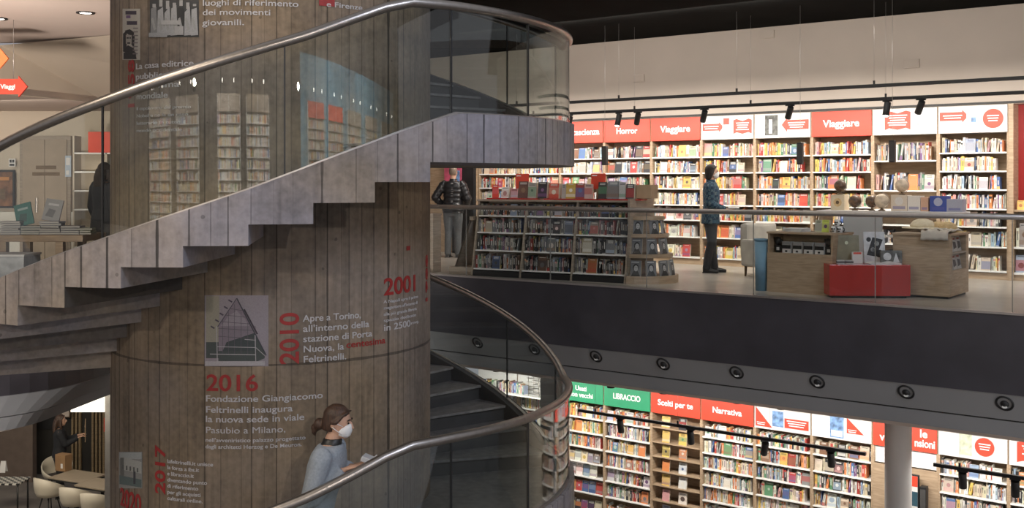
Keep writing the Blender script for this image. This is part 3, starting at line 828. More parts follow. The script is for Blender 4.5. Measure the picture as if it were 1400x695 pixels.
for i, hd, txt, lab, where in upper:
    sh = [1.80, 1.33, 1.03, .79, .49, .13] if i == 5 else SHZ
    c, h = bookcase(i, 0, lab, hd, GU, sh)
    UB[i] = (c, h)
    Mx = Matrix.Translation(W(i * BW, 0, 0)) @ Matrix.Rotation(-TH, 4, 'Z')
    wt = PALE if i in (1, 6) else DARKPAL if i in (0, 5) else CITRUS if i in (2, 3, 4) else None
    for k, z in enumerate(sh):
        up = sh[k - 1] - .022 if k else 2.2
        if i == 5 and k in (2, 3): continue
        fill_shelf(Mx, .03, .98, z, min(up - z, .3), f'{ORD[k + 1]} shelf, {where}', 'books on the upper wall shelves', wt,
                   .16 if (i in (-1, 0, 2) and k < 3) or k >= 5 else .05, full=rng.choice([1, 1, 1, .93, .85]), tall=1.3 if (i == 5 and k < 2) else 1.0)
    if txt: wall_text(txt, .165 if txt != 'Horror' else .15, .505, -.0245, 2.36, h, M_LETW, .022)
h = UB[2][1]
deco(h, [(arrow_r(.04, .44, 2.42, .12), M_RED, 'arrow_print'), (rc(.42, 2.27, .58, 2.58), M_PHL, 'picture_print'), (rc(.44, 2.46, .55, 2.57), M_RED, 'picture_print'), (openbook(.63, .97, 2.29, 2.53), M_RED, 'book_print')] + bars(.21, 2.425, 2, .28) + bars(.80, 2.47, 4, .24))
h = UB[3][1]
deco(h, [(rc(.2, 2.25, .43, 2.59), M_PHD, 'picture_print'), (rc(.27, 2.28, .33, 2.52), M_PHL, 'picture_print'), (arrow_l(.5, .97, 2.42, .16), M_RED, 'arrow_print')] + bars(.76, 2.445, 3, .3))
h = UB[5][1]
deco(h, [(openbook(.2, .60, 2.28, 2.56), M_RED, 'book_print'), (rc(.66, 2.24, .88, 2.58), M_PHL, 'picture_print'), (rc(.70, 2.34, .84, 2.38), M_PHG, 'picture_print')] + bars(.40, 2.50, 5, .3))
h = UB[6][1]
deco(h, [(arrow_r(.03, .45, 2.46, .13), M_RED, 'arrow_print'), (rc(.42, 2.25, .62, 2.59), M_PHL, 'picture_print'), (rc(.49, 2.36, .56, 2.44), M_PHB, 'picture_print'), (disc(.8, 2.41, .145), M_RED, 'disc_print')] + bars(.22, 2.465, 2, .28) + bars(.80, 2.445, 3, .17))
# red alcove beyond the last bookcase
alc = empty('red_alcove', W(7 * BW, 0, 0), -TH, 'tall red display niche with oak frame at the right edge', 'display niche')
mb = MB(); mb.box(0.002, .07, -.02, .34, 0, 2.62); mb.build('side_panel', M_OAK, alc)
mb = MB(); mb.box(.07, 2.4, .30, .34, 1.05, 2.62); mb.build('back_panel', M_REDWALL, alc)
mb = MB(); mb.box(.07, 2.4, .28, .34, .1, 1.05); mb.build('back_panel', M_OAKD, alc)
for z in (1.05, .50, .12):
    mb = MB(); mb.box(.07, 2.4, 0, .32, z - .03, z, .004); mb.build('shelf', M_OAK if z > 1 else M_WHITE, alc)
mb = MB(); mb.box(.07, 2.4, .02, .3, 0, .09); mb.build('plinth', M_OAK, alc)
MA = Matrix.Translation(W(7 * BW, 0, 0)) @ Matrix.Rotation(-TH, 4, 'Z')
wt = {n: 0 for n, _, _ in PAL}
fill_shelf(MA, .1, 1.0, 1.05, .16, 'top shelf of the red alcove', 'books in the red alcove', dict(wt, yellow=1), .5, full=1)
fill_shelf(MA, .08, 1.2, .50, .40, 'middle shelf of the red alcove', 'books in the red alcove', dict(wt, grey=3, white=2, red=1), .8, tall=1.6)
fill_shelf(MA, .08, 1.2, .12, .30, 'bottom shelf of the red alcove', 'books in the red alcove', dict(wt, **{'pale blue': 4, 'white': 1}), .9, tall=1.2)

lower = [(-3, 'white', None, 'white-headed oak bookcase on the lower floor seen over the dark stair parapet', 'lower bookcase behind stair'),
         (-2, 'white', None, 'white-headed oak bookcase on the lower floor beside the grey pillar', 'lower bookcase by grey pillar'),
         (0, 'green', 'Usati\nnon vecchi', 'oak bookcase under the green Usati non vecchi header', 'Usati bookcase'),
         (1, 'green', 'LIBRACCIO', 'oak bookcase under the plain green one-word header in capitals', 'second green-headed bookcase'),
         (2, 'red', 'Scelti per te', 'sparse oak bookcase of face-out books under the Scelti per te header', 'Scelti per te bookcase'),
         (3, 'red', 'Narrativa', 'oak bookcase under the red Narrativa header', 'Narrativa bookcase'),
         (4, 'white', None, 'oak bookcase right of Narrativa, white header starting with a red triangle', 'bookcase right of Narrativa'),
         (5, 'white', None, 'oak bookcase left of the round pillar, white header with a blue picture', 'bookcase left of round pillar'),
         (6, 'red', '', 'oak wall bay behind the round pillar, red header ending nsioni', 'the bay behind the round pillar'),
         (7, 'white', None, 'oak bookcase right of the round pillar, white header with a red disc', 'lower red-disc bookcase'),
         (8, 'white', None, 'oak bookcase at the lower right corner, cut by the frame', 'lower right-edge bookcase')]
LB = {}
for i, hd, txt, lab, where in lower:
    pos = i if i < 0 and i != 0 else i - 1
    sh = SHZ
    if i == 2: sh = [1.95, 1.68, 1.42, 1.16, .9, .62, .34]
    if i == 6: sh = [.5, .13]
    c, h = bookcase(pos, FL, lab, hd, GL_, sh)
    if i == 2:
        for ch in c.children:
            if ch.name.startswith('shelf'): ch.data.materials[0] = M_OAK
    LB[i] = (c, h)
    Mx = Matrix.Translation(W(pos * BW, 0, FL)) @ Matrix.Rotation(-TH, 4, 'Z')
    for k, z in enumerate(sh):
        up = sh[k - 1] - .022 if k else 2.2
        wh = f'{ORD[k + 1]} shelf, {where}'
        if i == 2:
            for q, x in enumerate((.28, .62)):
                n, cc = pick(PALE if rng.random() < .6 else None)
                BOOKS.append(dict(M=Mx @ Matrix.Translation((x, .03, z)) @ Matrix.Rotation(R_(-8), 4, 'X'), w=.145 + .02 * rng.random(), h=.2, d=.022, c=cc, n=n, face=True,
                                  seed=rng.randrange(10 ** 6), where=wh, k=q + 1, group='books on the lower wall shelves'))
        elif i == 6: continue
        else:
            fill_shelf(Mx, .03, .98, z, min(up - z, .28), wh, 'books on the lower wall shelves', CITRUS if i == 0 and k < 3 else PALE if rng.random() < .45 else None,
                       .85 if (i == 0 and k >= 3) else .05, full=rng.choice([1, 1, .95]))
    if txt: wall_text(txt, .145 if '\n' not in txt else .125, .505, -.0245, 2.36 if '\n' not in txt else 2.42, h, M_LETW, .022, sx=.8 if i == 1 else 1.0)
wall_text('v', .17, .16, -.0245, 2.30, LB[6][1], M_LETW, .022)
wall_text('le', .17, .74, -.0245, 2.43, LB[6][1], M_LETW, .022, 'LEFT')
wall_text('nsioni', .17, .66, -.0245, 2.28, LB[6][1], M_LETW, .022, 'LEFT', sx=.78)
deco(LB[4][1], [([(.03, 2.24), (.33, 2.24), (.03, 2.57)], M_RED, 'triangle_print'), (rc(.33, 2.27, .53, 2.53), M_PHB, 'picture_print'), (rc(.55, 2.27, .97, 2.43), M_RED, 'label_print')] + bars(.13, 2.30, 2, .15, p=.03) + bars(.76, 2.385, 3, .34))
deco(LB[5][1], [(rc(.32, 2.23, .55, 2.58), M_PHB, 'picture_print'), (rc(.34, 2.25, .53, 2.35), M_PHL, 'picture_print'), ([(.6, 2.33), (.88, 2.33), (.6, 2.58)], M_RED, 'triangle_print')] + bars(.69, 2.38, 2, .14, p=.03))
deco(LB[7][1], [(rc(.32, 2.25, .5, 2.58), M_PHG, 'picture_print'), (disc(.68, 2.41, .14), M_RED, 'disc_print')] + bars(.68, 2.445, 3, .17))
deco(LB[8][1], [(openbook(.12, .6, 2.26, 2.56), M_RED, 'book_print')] + bars(.34, 2.5, 4, .3))
# wall bay behind the pillar: white niche, poster and screen on oak
bay = LB[6][0]
mb = MB(); mb.box(.024, BW - .024, .0, .02, 0.6, 1.92); mb.build('wood_panel', M_OAK, bay)
mb = MB(); mb.box(.024, BW - .024, .05, .07, 1.93, 2.2); mb.build('niche_panel', M_WHITE, bay)
post = empty('poster_stand', W(5.42 * BW, .12, FL), -TH, 'tall black-framed poster board beside the round pillar, red and dark blocks', 'poster')
mb = MB(); mb.box(0, .34, -.02, .02, .55, 1.86, .006); mb.build('frame', M_BLACK, post)
mb = MB(); mb.box(.02, .32, -.024, -.02, .6, 1.84); mb.build('sheet', M_SIGNW, post)
mb = MB(); mb.box(.02, .32, -.027, -.024, 1.68, 1.84); mb.build('print', M_RED, post)
mb = MB(); mb.box(.02, .32, -.027, -.024, 1.38, 1.6); mb.build('print', mat('print_teal', (.03, .08, .11), .5), post)
mb = MB(); mb.box(0.02, .32, -.12, .1, 0, .03); mb.box(.15, .19, -.01, .01, 0, .6); mb.build('foot', M_BLACK, post)
spk = empty('wall_speaker', W(5.82 * BW, .1, FL), -TH, 'narrow black upright box on the oak panel right of the poster board', 'speaker')
mb = MB(); mb.box(-.05, .05, -.06, .06, .6, 1.7, .01); mb.box(-.08, .08, -.08, .08, 0, .6, .01); mb.build('cabinet', M_BLACK, spk)
mb = MB(); mb.box(-.04, .04, -.066, -.06, .9, 1.66); mb.build('grille', M_SHADE_GRILLE, spk)

# ------------------------------------------------------------------ central gondola (low island bookcase) on the upper floor
GA = math.atan2(.3, 2.75)
Gp = W(.2, 4.18, 0); GRZ = -TH + GA
gon = empty('island_bookcase', Gp, GRZ, 'long low oak island bookcase of three bays behind the glass railing', 'bookcase')
GW, GH, LEAN = 2.62, 1.19, .30
Gx = Matrix.Translation(Gp) @ Matrix.Rotation(GRZ, 4, 'Z')
def gy(z): return .04 + LEAN * (z / GH) * .75      # the slanted front
for i in range(4):
    x = i * GW / 3
    mb = MB(); w = .028
    for xx in (x - w / 2,):
        P4 = [(gy(0) - .03, 0), (1.0, 0), (.75, GH - .03), (gy(GH) - .03, GH - .03)]
        for s in (0, w): mb.face([(xx + s, y, z) for y, z in P4])
        for k in range(4):
            a, b = P4[k], P4[(k + 1) % 4]
            mb.face([(xx, a[0], a[1]), (xx + w, a[0], a[1]), (xx + w, b[0], b[1]), (xx, b[0], b[1])])
    mb.build('side_panel', M_OAKD, gon)
mb = MB(); mb.box(-.03, GW + .03, gy(GH) - .06, .8, GH - .03, GH, .004); mb.build('counter_top', M_OAKD, gon)
mb = MB(); mb.box(.0, GW, .5, .53, .02, GH - .03); mb.build('back_panel', M_OAKD, gon)
mb = MB(); mb.box(0, GW, .03, 1.0, 0, .085); mb.build('plinth', M_BLACK, gon)
gz = [.94, .68, .405, .12]
for k, z in enumerate(gz):
    for i in range(3):
        mb = MB(); mb.box(i * GW / 3 + .016, (i + 1) * GW / 3 - .016, gy(z) - .02, .5, z - .02, z, .003); mb.build('shelf', M_WHITE, gon)
        up = gz[k - 1] if k else GH - .03
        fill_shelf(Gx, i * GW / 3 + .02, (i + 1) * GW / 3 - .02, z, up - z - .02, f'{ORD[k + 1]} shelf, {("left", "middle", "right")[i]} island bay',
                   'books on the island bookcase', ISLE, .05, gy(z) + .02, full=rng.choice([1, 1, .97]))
# rounded end unit with black and white covers
endu = empty('end_display', Gp + Matrix.Rotation(GRZ, 3, 'Z') @ Vector((GW + .02, .5, 0)), GRZ, 'rounded oak end unit of the island with tiers of portrait covers', 'display unit')
def halfdisc(r, n=14): return [(r * math.cos(R_(-90 + 180 * i / n)), .95 * r * math.sin(R_(-90 + 180 * i / n))) for i in range(n + 1)]
mb = MB(); mb.prism([(x + .02, y) for x, y in halfdisc(.55)], 0, .11); mb.build('plinth', M_OAK, endu)
for z, r in ((.42, .46), (.71, .40), (.96, .34)):
    mb = MB(); mb.prism([(x + .03, y) for x, y in halfdisc(r)], z - .05, z); mb.build('shelf', M_OAK, endu)
mb = MB(); mb.box(0.0, .035, -.42, .42, .11, 1.22); mb.build('back_panel', M_OAKD, endu)
for k, (z, rr, cnt) in enumerate(((.11, .49, 5), (.42, .40, 4), (.71, .34, 3))):
    for q in range(cnt):
        an = -78 + q * (135 / cnt)
        y, x = rr * math.sin(R_(an)) * .93, rr * math.cos(R_(an)) + .03
        Mq = Matrix.Translation(Gp) @ Matrix.Rotation(GRZ, 4, 'Z') @ Matrix.Translation((GW + .02 + x, .5 + y, z + .001)) @ Matrix.Rotation(R_(an + 90), 4, 'Z') @ Matrix.Rotation(R_(-9), 4, 'X')
        BOOKS.append(dict(M=Mq, w=.155, h=.225, d=.03, c=(.16, .16, .165), n='black and white portrait', face=True, seed=rng.randrange(10 ** 6), where=f'{("bottom", "middle", "top")[k]} tier, rounded end unit', k=q + 1,
                          group='portrait books on the rounded end unit', portrait=True))
# books and sign cards standing on the island top
def top_book(x, y, w, h, d, n, c, rot=0):
    Mq = Gx @ Matrix.Translation((x, y, GH + .022)) @ Matrix.Rotation(R_(rot), 4, 'Z') @ Matrix.Rotation(R_(-6), 4, 'X')
    BOOKS.append(dict(M=Mq, w=w, h=h, d=d, c=c, n=n, face=True, seed=rng.randrange(10 ** 6), where='the island top', k=len([b for b in BOOKS if b['where'] == 'the island top']) + 1, group='books displayed on the island top'))
for x, w, h, n, c, rt in ((.26, .10, .21, 'red', (.6, .05, .03), 30), (.43, .15, .17, 'white', (.78, .77, .74), -10), (.60, .13, .15, 'pink', (.6, .25, .25), 0), (.76, .17, .26, 'brown', (.12, .06, .05), 0), (.92, .13, .24, 'grey', (.36, .33, .29), 12),
                      (1.10, .16, .25, 'black', (.03, .025, .03), 0), (1.30, .17, .23, 'red', (.50, .08, .05), 0), (1.47, .07, .22, 'grey', (.40, .38, .35), 0), (1.59, .16, .23, 'yellow', (.50, .33, .06), 0), (1.75, .15, .23, 'red', (.32, .06, .05), 0), (1.89, .12, .22, 'pink', (.5, .36, .32), 14),
                      (2.12, .14, .25, 'black', (.05, .045, .045), 0), (2.30, .20, .26, 'grey', (.20, .22, .23), 0), (2.45, .10, .25, 'grey', (.42, .41, .4), 20), (2.57, .13, .22, 'black', (.06, .06, .07), 0)):
    top_book(x, .30, w, h, .09, n, c, rt)
for j, (x, ww) in enumerate(((.3, .36), (.78, .5), (1.62, .95), (2.4, .75))):
    mb = MB(); mb.box(-ww / 2, ww / 2, 0, .2, 0, .02, .004)
    tag(mb.build('display_riser', M_REDBOX, None, Gx @ Vector((x, .26, GH)), GRZ), 'thin red riser under display books, %s on the island top' % ('leftmost', 'second from left', 'third from left', 'rightmost')[j], 'riser', 'red risers on the island top')
for j, x in enumerate((.68, 2.0)):
    s = empty('counter_sign', Gx @ Vector((x, .42, GH)), GRZ, 'red card sign on the island top, ' + ('above the leaning white book' if j == 0 else 'left of the grey books'), 'sign', 'card signs on the island')
    mb = MB(); mb.box(-.12, .12, -.006, .006, .16, .40, .003); cd_ = mb.build('card', M_RED, s)
    mb = MB(); mb.box(-.03, .03, -.01, .01, 0, .17); mb.box(-.09, .09, -.04, .04, 0, .01); mb.build('stem', M_OAK, s)
    mb = MB(); mb.box(-.1, -.02, -.0075, -.0065, .36, .375); mb.build('lettering', M_LETW, cd_)
# cardboard box at the right end of the island top
bx = empty('cardboard_box', Gx @ Vector((2.78, .45, 1.22)), GRZ, 'plain brown box at the right end of the island top', 'box')
mb = MB(); mb.box(-.12, .12, -.12, .12, 0, .2, .006); mb.build('carton', mat('cardboard', (.36, .25, .15), .8), bx)
mb = MB(); mb.box(-.12, .12, -.025, .025, .2, .2015); mb.build('tape', M_OAK, bx)
# small leaning display at the left end of the island
led = empty('side_rack', Gx @ Vector((-.30, .42, 0)), GRZ, 'slanted oak rack at the left end of the island', 'rack')
mb = MB(); mb.box(-.2, .25, -.3, .35, 0, .12, .004); mb.build('plinth', M_OAKD, led)
mb = MB(); mb.face([(-.1, -.28, .12), (.2, -.28, .9), (.2, .3, .9), (-.1, .3, .12)]); mb.face([(-.07, -.28, .12), (.23, -.28, .9), (.23, .3, .9), (-.07, .3, .12)][::-1])
mb.box(.18, .25, -.28, .3, .86, .92); mb.build('slanted_board', M_OAKD, led)

# ------------------------------------------------------------------ glass railing of the upper floor
rl = empty('glass_railing', W(1.75, 4.235, 0), -TH, 'long frameless glass railing with a steel top rail along the upper floor edge', 'railing')
JX = [-2.35, -1.6, .0, 1.62, 3.2, 4.77, 6.3, 8.0, 9.6]
for a, b in zip(JX, JX[1:]):
    mb = MB(); mb.box(a + .006, b - .006, -.007, .007, -.10, 1.045); mb.build('glass_panel', M_FGLASS, rl)
for a in JX[1:-1]:
    mb = MB(); mb.box(a - .004, a + .004, -.007, .007, -.02, 1.045); mb.build('glass_joint', mat('joint_grey', (.22, .21, .19), .5), rl)
mb = MB(); mb.tube([(-2.4, 0, 1.07), (9.6, 0, 1.07)], .034, 12); mb.build('handrail', M_SATIN, rl)

# ------------------------------------------------------------------ air nozzles in the sloping bulkhead
for i in range(-1, 9):
    a = .345 + 1.088 * i
    p = W(a, 4.25 - .03, -1.03)
    if i == 8: continue
    nz = empty('air_nozzle', p, -TH, 'round black air nozzle in the grey bulkhead, %s from the stair' % ORD[i + 2], 'air nozzle', 'air nozzles along the bulkhead')
    T = Matrix.Translation((0, .022, 0)) @ Matrix.Rotation(R_(90 + 29), 4, 'X')
    mb = MB(); mb.M = T; mb.rings([(0, 0, -.02, .10, .10), (0, 0, .008, .10, .10), (0, 0, .016, .088, .088), (0, 0, -.008, .072, .072)], 24, True); mb.build('flange', M_BLACK, nz)
    mb = MB(); mb.M = T @ Matrix.Translation((0, -.01, .0)); mb.ball((0, 0, -.01), .05, 1, 1, .8); mb.build('jet', M_BLACK, nz)
    mb = MB(); mb.M = T @ Matrix.Translation((0, -.034, .018)) @ Matrix.Rotation(R_(-20), 4, 'X'); mb.rings([(0, 0, 0, .030, .022), (0, 0, .012, .026, .018)], 16); mb.build('outlet', M_WHITE, nz)

# ------------------------------------------------------------------ track lighting
def track(name, a0, a1, b, z, label, drop, step=1.6, group=None):
    t = empty(name, W(a0, b, z), -TH, label, 'lighting track', group)
    L = a1 - a0
    mb = MB(); mb.box(0, L, -.026, .026, -.024, .024, .003); mb.build('rail', M_BLACK, t)
    k = .35
    while k < L:
        mb = MB(); mb.tube([(k, 0, .0), (k, 0, drop)], .0022, 6); mb.build('suspension_wire', M_SATIN, t)
        mb = MB(); mb.box(k - .012, k + .012, -.012, .012, .018, .075); mb.build('clip', M_BLACK, t)
        k += step
    return t
track('lighting_track', -.9, 8.2, 2.0, 2.815, 'upper black lighting track hanging in front of the beige wall', 1.25, 2.1, 'upper lighting tracks')
track('lighting_track', -.9, 8.2, 1.5, 2.665, 'lower black lighting track carrying the spotlights above the headers', 1.4, 2.1, 'upper lighting tracks')
track('lighting_track', .42, 5.46, 1.5, -2.52, 'black lighting track hung before the lower bookcases, left of the pillar', .98, 1.6, 'lower lighting tracks')
track('lighting_track', 6.42, 9.5, 1.5, -2.52, 'black lighting track hung before the lower bookcases, right of the pillar', .97, 1.5, 'lower lighting tracks')
def spot(a, b, z, tilt, yaw, label, group, lit=0.0, power=60, s=1.0):
    t = empty('track_spotlight', W(a, b, z), -TH + R_(yaw), label, 'spotlight', group)
    mb = MB(); mb.box(-.07, .07, -.02, .02, -.045, -.02, .004); mb.tube([(0, 0, -.04), (0, 0, -.10)], .012, 8); mb.build('bracket', M_BLACK, t)
    T = Matrix.Translation((0, 0, -.11)) @ Matrix.Rotation(R_(tilt), 4, 'X')
    mb = MB(); mb.M = T
    q = .048 * s
    mb.rings([(0, 0, .06, q * .9, q * .9), (0, 0, .055, q, q), (0, 0, -.14 * s, q, q), (0, 0, -.145 * s, q * .9, q * .9), (0, 0, -.12 * s, q * .82, q * .82)], 18); mb.build('lamp_head', M_BLACK, t)
    mb = MB(); mb.M = T; mb.rings([(0, 0, -.121 * s, q * .8, q * .8), (0, 0, -.146 * s, q * .8, q * .8), (0, 0, -.155 * s, q * .5, q * .5)], 16); mb.build('lens', M_LAMP if lit else M_GREYP, t)
    if power:
        l = bpy.data.lights.new('spot_beam', 'SPOT'); l.energy = power; l.spot_size = R_(62); l.spot_blend = .8; l.shadow_soft_size = .04; l.color = (1, .90, .78)
        o = bpy.data.objects.new('spot_beam', l); COL.objects.link(o); o.parent = t
        o.matrix_local = T @ Matrix.Translation((0, 0, -.19 * s))
    return t
for j, (px, lit) in enumerate(((779, 1), (846, 1), (872, 0), (963, 0), (1080, 0), (1213, 1), (1259, 0))):
    # a on the track from the photo column
    m = (px - 700) / F
    t_ = (1.5 + W0X * NX + W0Y * NY) / (m * NX + NY)
    a = (m * t_ - W0X) * UX + (t_ - W0Y) * UY
    spot(a, 1.5, 2.665, -14 if lit else 38, -20 if lit else 45, 'black track spotlight over the upper bookcases, %s from left' % ORD[j + 1], 'upper track spotlights', lit, 75)
for j, (px, lit) in enumerate(((848, 0), (944, 0), (1046, 1), (1136, 0), (1316, 0), (1388, 0))):
    m = (px - 700) / F
    t_ = (1.5 + W0X * NX + W0Y * NY) / (m * NX + NY)
    a = (m * t_ - W0X) * UX + (t_ - W0Y) * UY
    spot(a, 1.5, -2.52, 28 if lit else 14, 40 if px == 1046 else 8, 'black cylinder spotlight on the lower tracks, %s from left' % ORD[j + 1], 'lower track spotlights', lit, 55, 1.15)
for j, (px, py) in enumerate(((679, 505), (835, 527), (907, 535), (1008, 548), (1068, 556), (1253, 577))):
    m = (px - 700) / F
    t_ = (3.0 + W0X * NX + W0Y * NY) / (m * NX + NY)
    a = (m * t_ - W0X) * UX + (t_ - W0Y) * UY
    zz = EYE - (py - HY) * t_ / F
    s = empty('ceiling_spotlight', W(a, 3.0, -1.5), -TH, 'small black spotlight just below the bulkhead, %s from left' % ORD[j + 1], 'spotlight', 'spotlights below the bulkhead')
    mb = MB(); mb.tube([(0, 0, 0), (0, 0, zz + 1.5 + .05)], .009, 8); mb.build('stem', M_BLACK, s)
    mb = MB(); mb.rings([(0, 0, zz + 1.5 + .07, .055, .055), (0, 0, zz + 1.5 - .04, .06, .06), (0, 0, zz + 1.5 - .035, .05, .05)], 16); mb.build('lamp_head', M_BLACK, s)
# small emergency fittings on the beige wall, hanging black speakers on wires
for j, (px, py) in enumerate(((873, 107), (1049, 47), (1246, 87))):
    m = (px - 700) / F
    t_ = (-.04 + W0X * NX + W0Y * NY) / (m * NX + NY)
    a = (m * t_ - W0X) * UX + (t_ - W0Y) * UY
    e = empty('wall_hatch', W(a, -.06, EYE - (py - HY) * t_ / F), -TH, 'small pale rectangular plate on the beige wall, ' + ('above the Horror header', 'touching the black ceiling', 'above the right spotlights')[j], 'wall plate', 'plates on the beige wall')
    mb = MB(); mb.box(-.12, .12, -.03, .0, -.07, .07, .006); mb.build('frame', M_BEIGE, e)
    mb = MB(); mb.box(-.1, .1, -.036, -.03, -.05, .05, .003); mb.build('cover', M_BEIGE, e)
for j, (px, py0, py1) in enumerate(((827, 200, 226), (1094, 195, 225), (1220, 192, 222))):
    m = (px - 700) / F; bb = 1.75
    t_ = (bb + W0X * NX + W0Y * NY) / (m * NX + NY)
    a = (m * t_ - W0X) * UX + (t_ - W0Y) * UY
    z0, z1 = EYE - (py1 - HY) * t_ / F, EYE - (py0 - HY) * t_ / F
    e = empty('hanging_speaker', W(a, bb, z0), -TH, 'small black box speaker hanging on a thin wire, ' + ('before the Horror bookcase', 'left of the right Viaggiare bookcase', 'before the bookcase with wide gaps')[j], 'speaker', 'hanging speakers')
    mb = MB(); mb.box(-.042, .042, -.04, .04, 0, z1 - z0, .008); mb.build('cabinet', M_BLACK, e)
    mb = MB(); mb.box(-.034, .034, -.045, -.04, .02, z1 - z0 - .02, .002); mb.build('grille', M_SHADE_GRILLE, e)
    mb = MB(); mb.tube([(0, 0, z1 - z0), (0, 0, 4.1 - z0)], .003, 6); mb.build('wire', M_SATIN, e)

# ------------------------------------------------------------------ display crates by the railing
def at(a, b, z=0): return W(a, b, z)
# left crate: plywood block with a window slot and four boxed sets
lc = empty('display_crate', W(5.35, 3.72, 0), -TH - R_(5), 'plain oak display block with a slot of boxed sets, left of the red box', 'display unit', None)
mb = MB()
mb.box(-.46, .46, .02, .60, 0, .52); mb.box(-.46, -.435, .02, .6, .52, .80); mb.box(.435, .46, .02, .6, .52, .80); mb.box(-.46, .46, .40, .6, .52, .80); mb.box(-.47, .47, 0, .62, .775, .80, .004)
mb.build('body', M_OAK, lc)
mb = MB(); mb.box(-.46, .46, 0, .02, .0, .52); mb.build('front_panel', M_OAK, lc)
lab4 = ('leftmost', 'second from left', 'third from left', 'rightmost')
for q in range(4):
    e = empty('boxed_set', lc.matrix_world @ Vector((0, 0, 0)), 0, 'small white and black boxed set in the slot of the oak block, ' + lab4[q], 'box', 'boxed sets in the slot')
    e.location = W(5.35, 3.72, .52) + Matrix.Rotation(-TH - R_(5), 3, 'Z') @ Vector((-.22 + q * .155, .12, .001)); e.rotation_euler = (0, 0, -TH - R_(5))
    mb = MB(); mb.box(-.062, .062, -.04, .05, 0, .15, .003); mb.build('carton', M_SIGNW, e)
    mb = MB(); mb.box(-.0625, .0625, -.042, -.04, .055, .105); mb.box(-.02, .012, -.042, -.04, .012, .035); mb.build('print', M_BLACK, e)
    mb = MB(); mb.box(-.0625, .0625, -.042, -.04, .108, .148); mb.build('print', M_PILLAR, e)
def on_crate(base, rz, x, y, z): return base + Matrix.Rotation(rz, 3, 'Z') @ Vector((x, y, z))
LCB, LCR = W(5.35, 3.72, 0), -TH - R_(5)
for q, x in enumerate((-.36, .36)):
    e = empty('camera_model', on_crate(LCB, LCR, x, .14, .521), LCR, 'small black film-camera ornament in the slot, at its ' + ('left end' if q == 0 else 'right end'), 'ornament', 'black ornaments in the slot')
    mb = MB(); mb.box(-.05, .05, -.03, .03, 0, .10, .01); mb.build('body', M_BLACK, e)
    mb = MB(); mb.rings([(-.025, 0, .10, .02, .03), (-.025, 0, .20, .05, .03)], 12); mb.ball((-.02, 0, .16), .05, 1, .5, 1); mb.ball((.03, 0, .14), .036, 1, .5, 1); mb.build('reel', M_BLACK, e)
    mb = MB(); mb.box(-.02, .02, -.034, -.03, .03, .07); mb.build('badge', M_SIGNW, e)
# paper, green book and two skull-like black and white cups on the left crate
e = empty('paper_stack', on_crate(LCB, LCR, -.15, .25, .80), LCR, 'loose stack of white papers on the oak block', 'papers')
for k in range(4):
    mb = MB(); mb.box(-.15, .13, -.12, .12, .001 + k * .012, .011 + k * .012, .002, rot=Matrix.Rotation(R_((k * 37) % 17 - 8), 3, 'Z')); mb.build('sheet', M_SIGNW, e)
for q, (x, nm, c) in enumerate(((.12, 'pale cover', (.5, .5, .36)), (.22, 'lime cover', (.55, .62, .12)))):
    Mq = Matrix.Translation(on_crate(LCB, LCR, x, .3, .802)) @ Matrix.Rotation(LCR, 4, 'Z') @ Matrix.Rotation(R_(-8), 4, 'X')
    BOOKS.append(dict(M=Mq, w=.1, h=.16, d=.04, c=c, n=nm, face=True, seed=q + 5, where='top of the oak display block', k=q + 1, group='books standing on the oak display block'))
for q, (x, z) in enumerate(((.37, 0), (.45, 0), (.41, .085))):
    e = empty('mug', on_crate(LCB, LCR, x, .25, .801 + z), LCR, 'black and white patterned mug on the oak block, ' + ('left of the bottom pair', 'right of the bottom pair', 'the top one')[q], 'mug', 'patterned mugs')
    mb = MB(); mb.rings([(0, 0, 0, .034, .034), (0, 0, .085, .038, .038), (0, 0, .08, .034, .034)], 16); mb.build('cup', M_SIGNW, e)
    mb = MB(); mb.ball((-.012, -.036, .05), .014, 1, .3, 1); mb.ball((.016, -.035, .05), .012, 1, .3, 1); mb.box(-.014, .014, -.0375, -.034, .015, .028); mb.build('print', M_BLACK, e)
    mb = MB(); mb.tube([(.036, 0, .07), (.06, 0, .055), (.06, 0, .03), (.037, 0, .018)], .006, 8); mb.build('handle', M_BLACK, e)
# blue bin and grey armchair at the left of the crate
e = empty('blue_bin', W(4.78, 3.62, 0), -TH, 'narrow pale blue upright bin beside the oak display block', 'bin')
mb = MB(); mb.rings([(0, 0, 0, .075, .075), (0, 0, .68, .09, .09), (0, 0, .66, .082, .082), (0, 0, .3, .075, .075)], 18); mb.build('body', mat('bin_blue', (.14, .26, .36), .55), e)
mb = MB(); mb.rings([(0, 0, .675, .094, .094), (0, 0, .70, .094, .094), (0, 0, .70, .08, .08), (0, 0, .675, .08, .08)], 18, False); mb.build('rim', mat('bin_blue', (.14, .26, .36), .55), e)
e = empty('armchair', W(4.0, 1.5, 0), -TH + R_(70), 'light grey upholstered armchair behind the blue bin', 'armchair')
M_UPH = mat('upholstery', (.42, .39, .34), .9)
mb = MB(); mb.box(-.33, .33, -.30, .30, .18, .42, .05); mb.build('seat', M_UPH, e)
mb = MB(); mb.box(-.33, .33, .2, .36, .3, .82, .05); mb.build('backrest', M_UPH, e)
for s in (-1, 1):
    mb = MB(); mb.box(s * .30 - .07, s * .30 + .07, -.3, .3, .16, .58, .04); mb.build('arm', M_UPH, e)
    for y in (-.24, .28):
        mb = MB(); mb.tube([(s * .28, y, 0), (s * .27, y, .2)], [.015, .024], 8); mb.build('leg', M_BROWN, e)
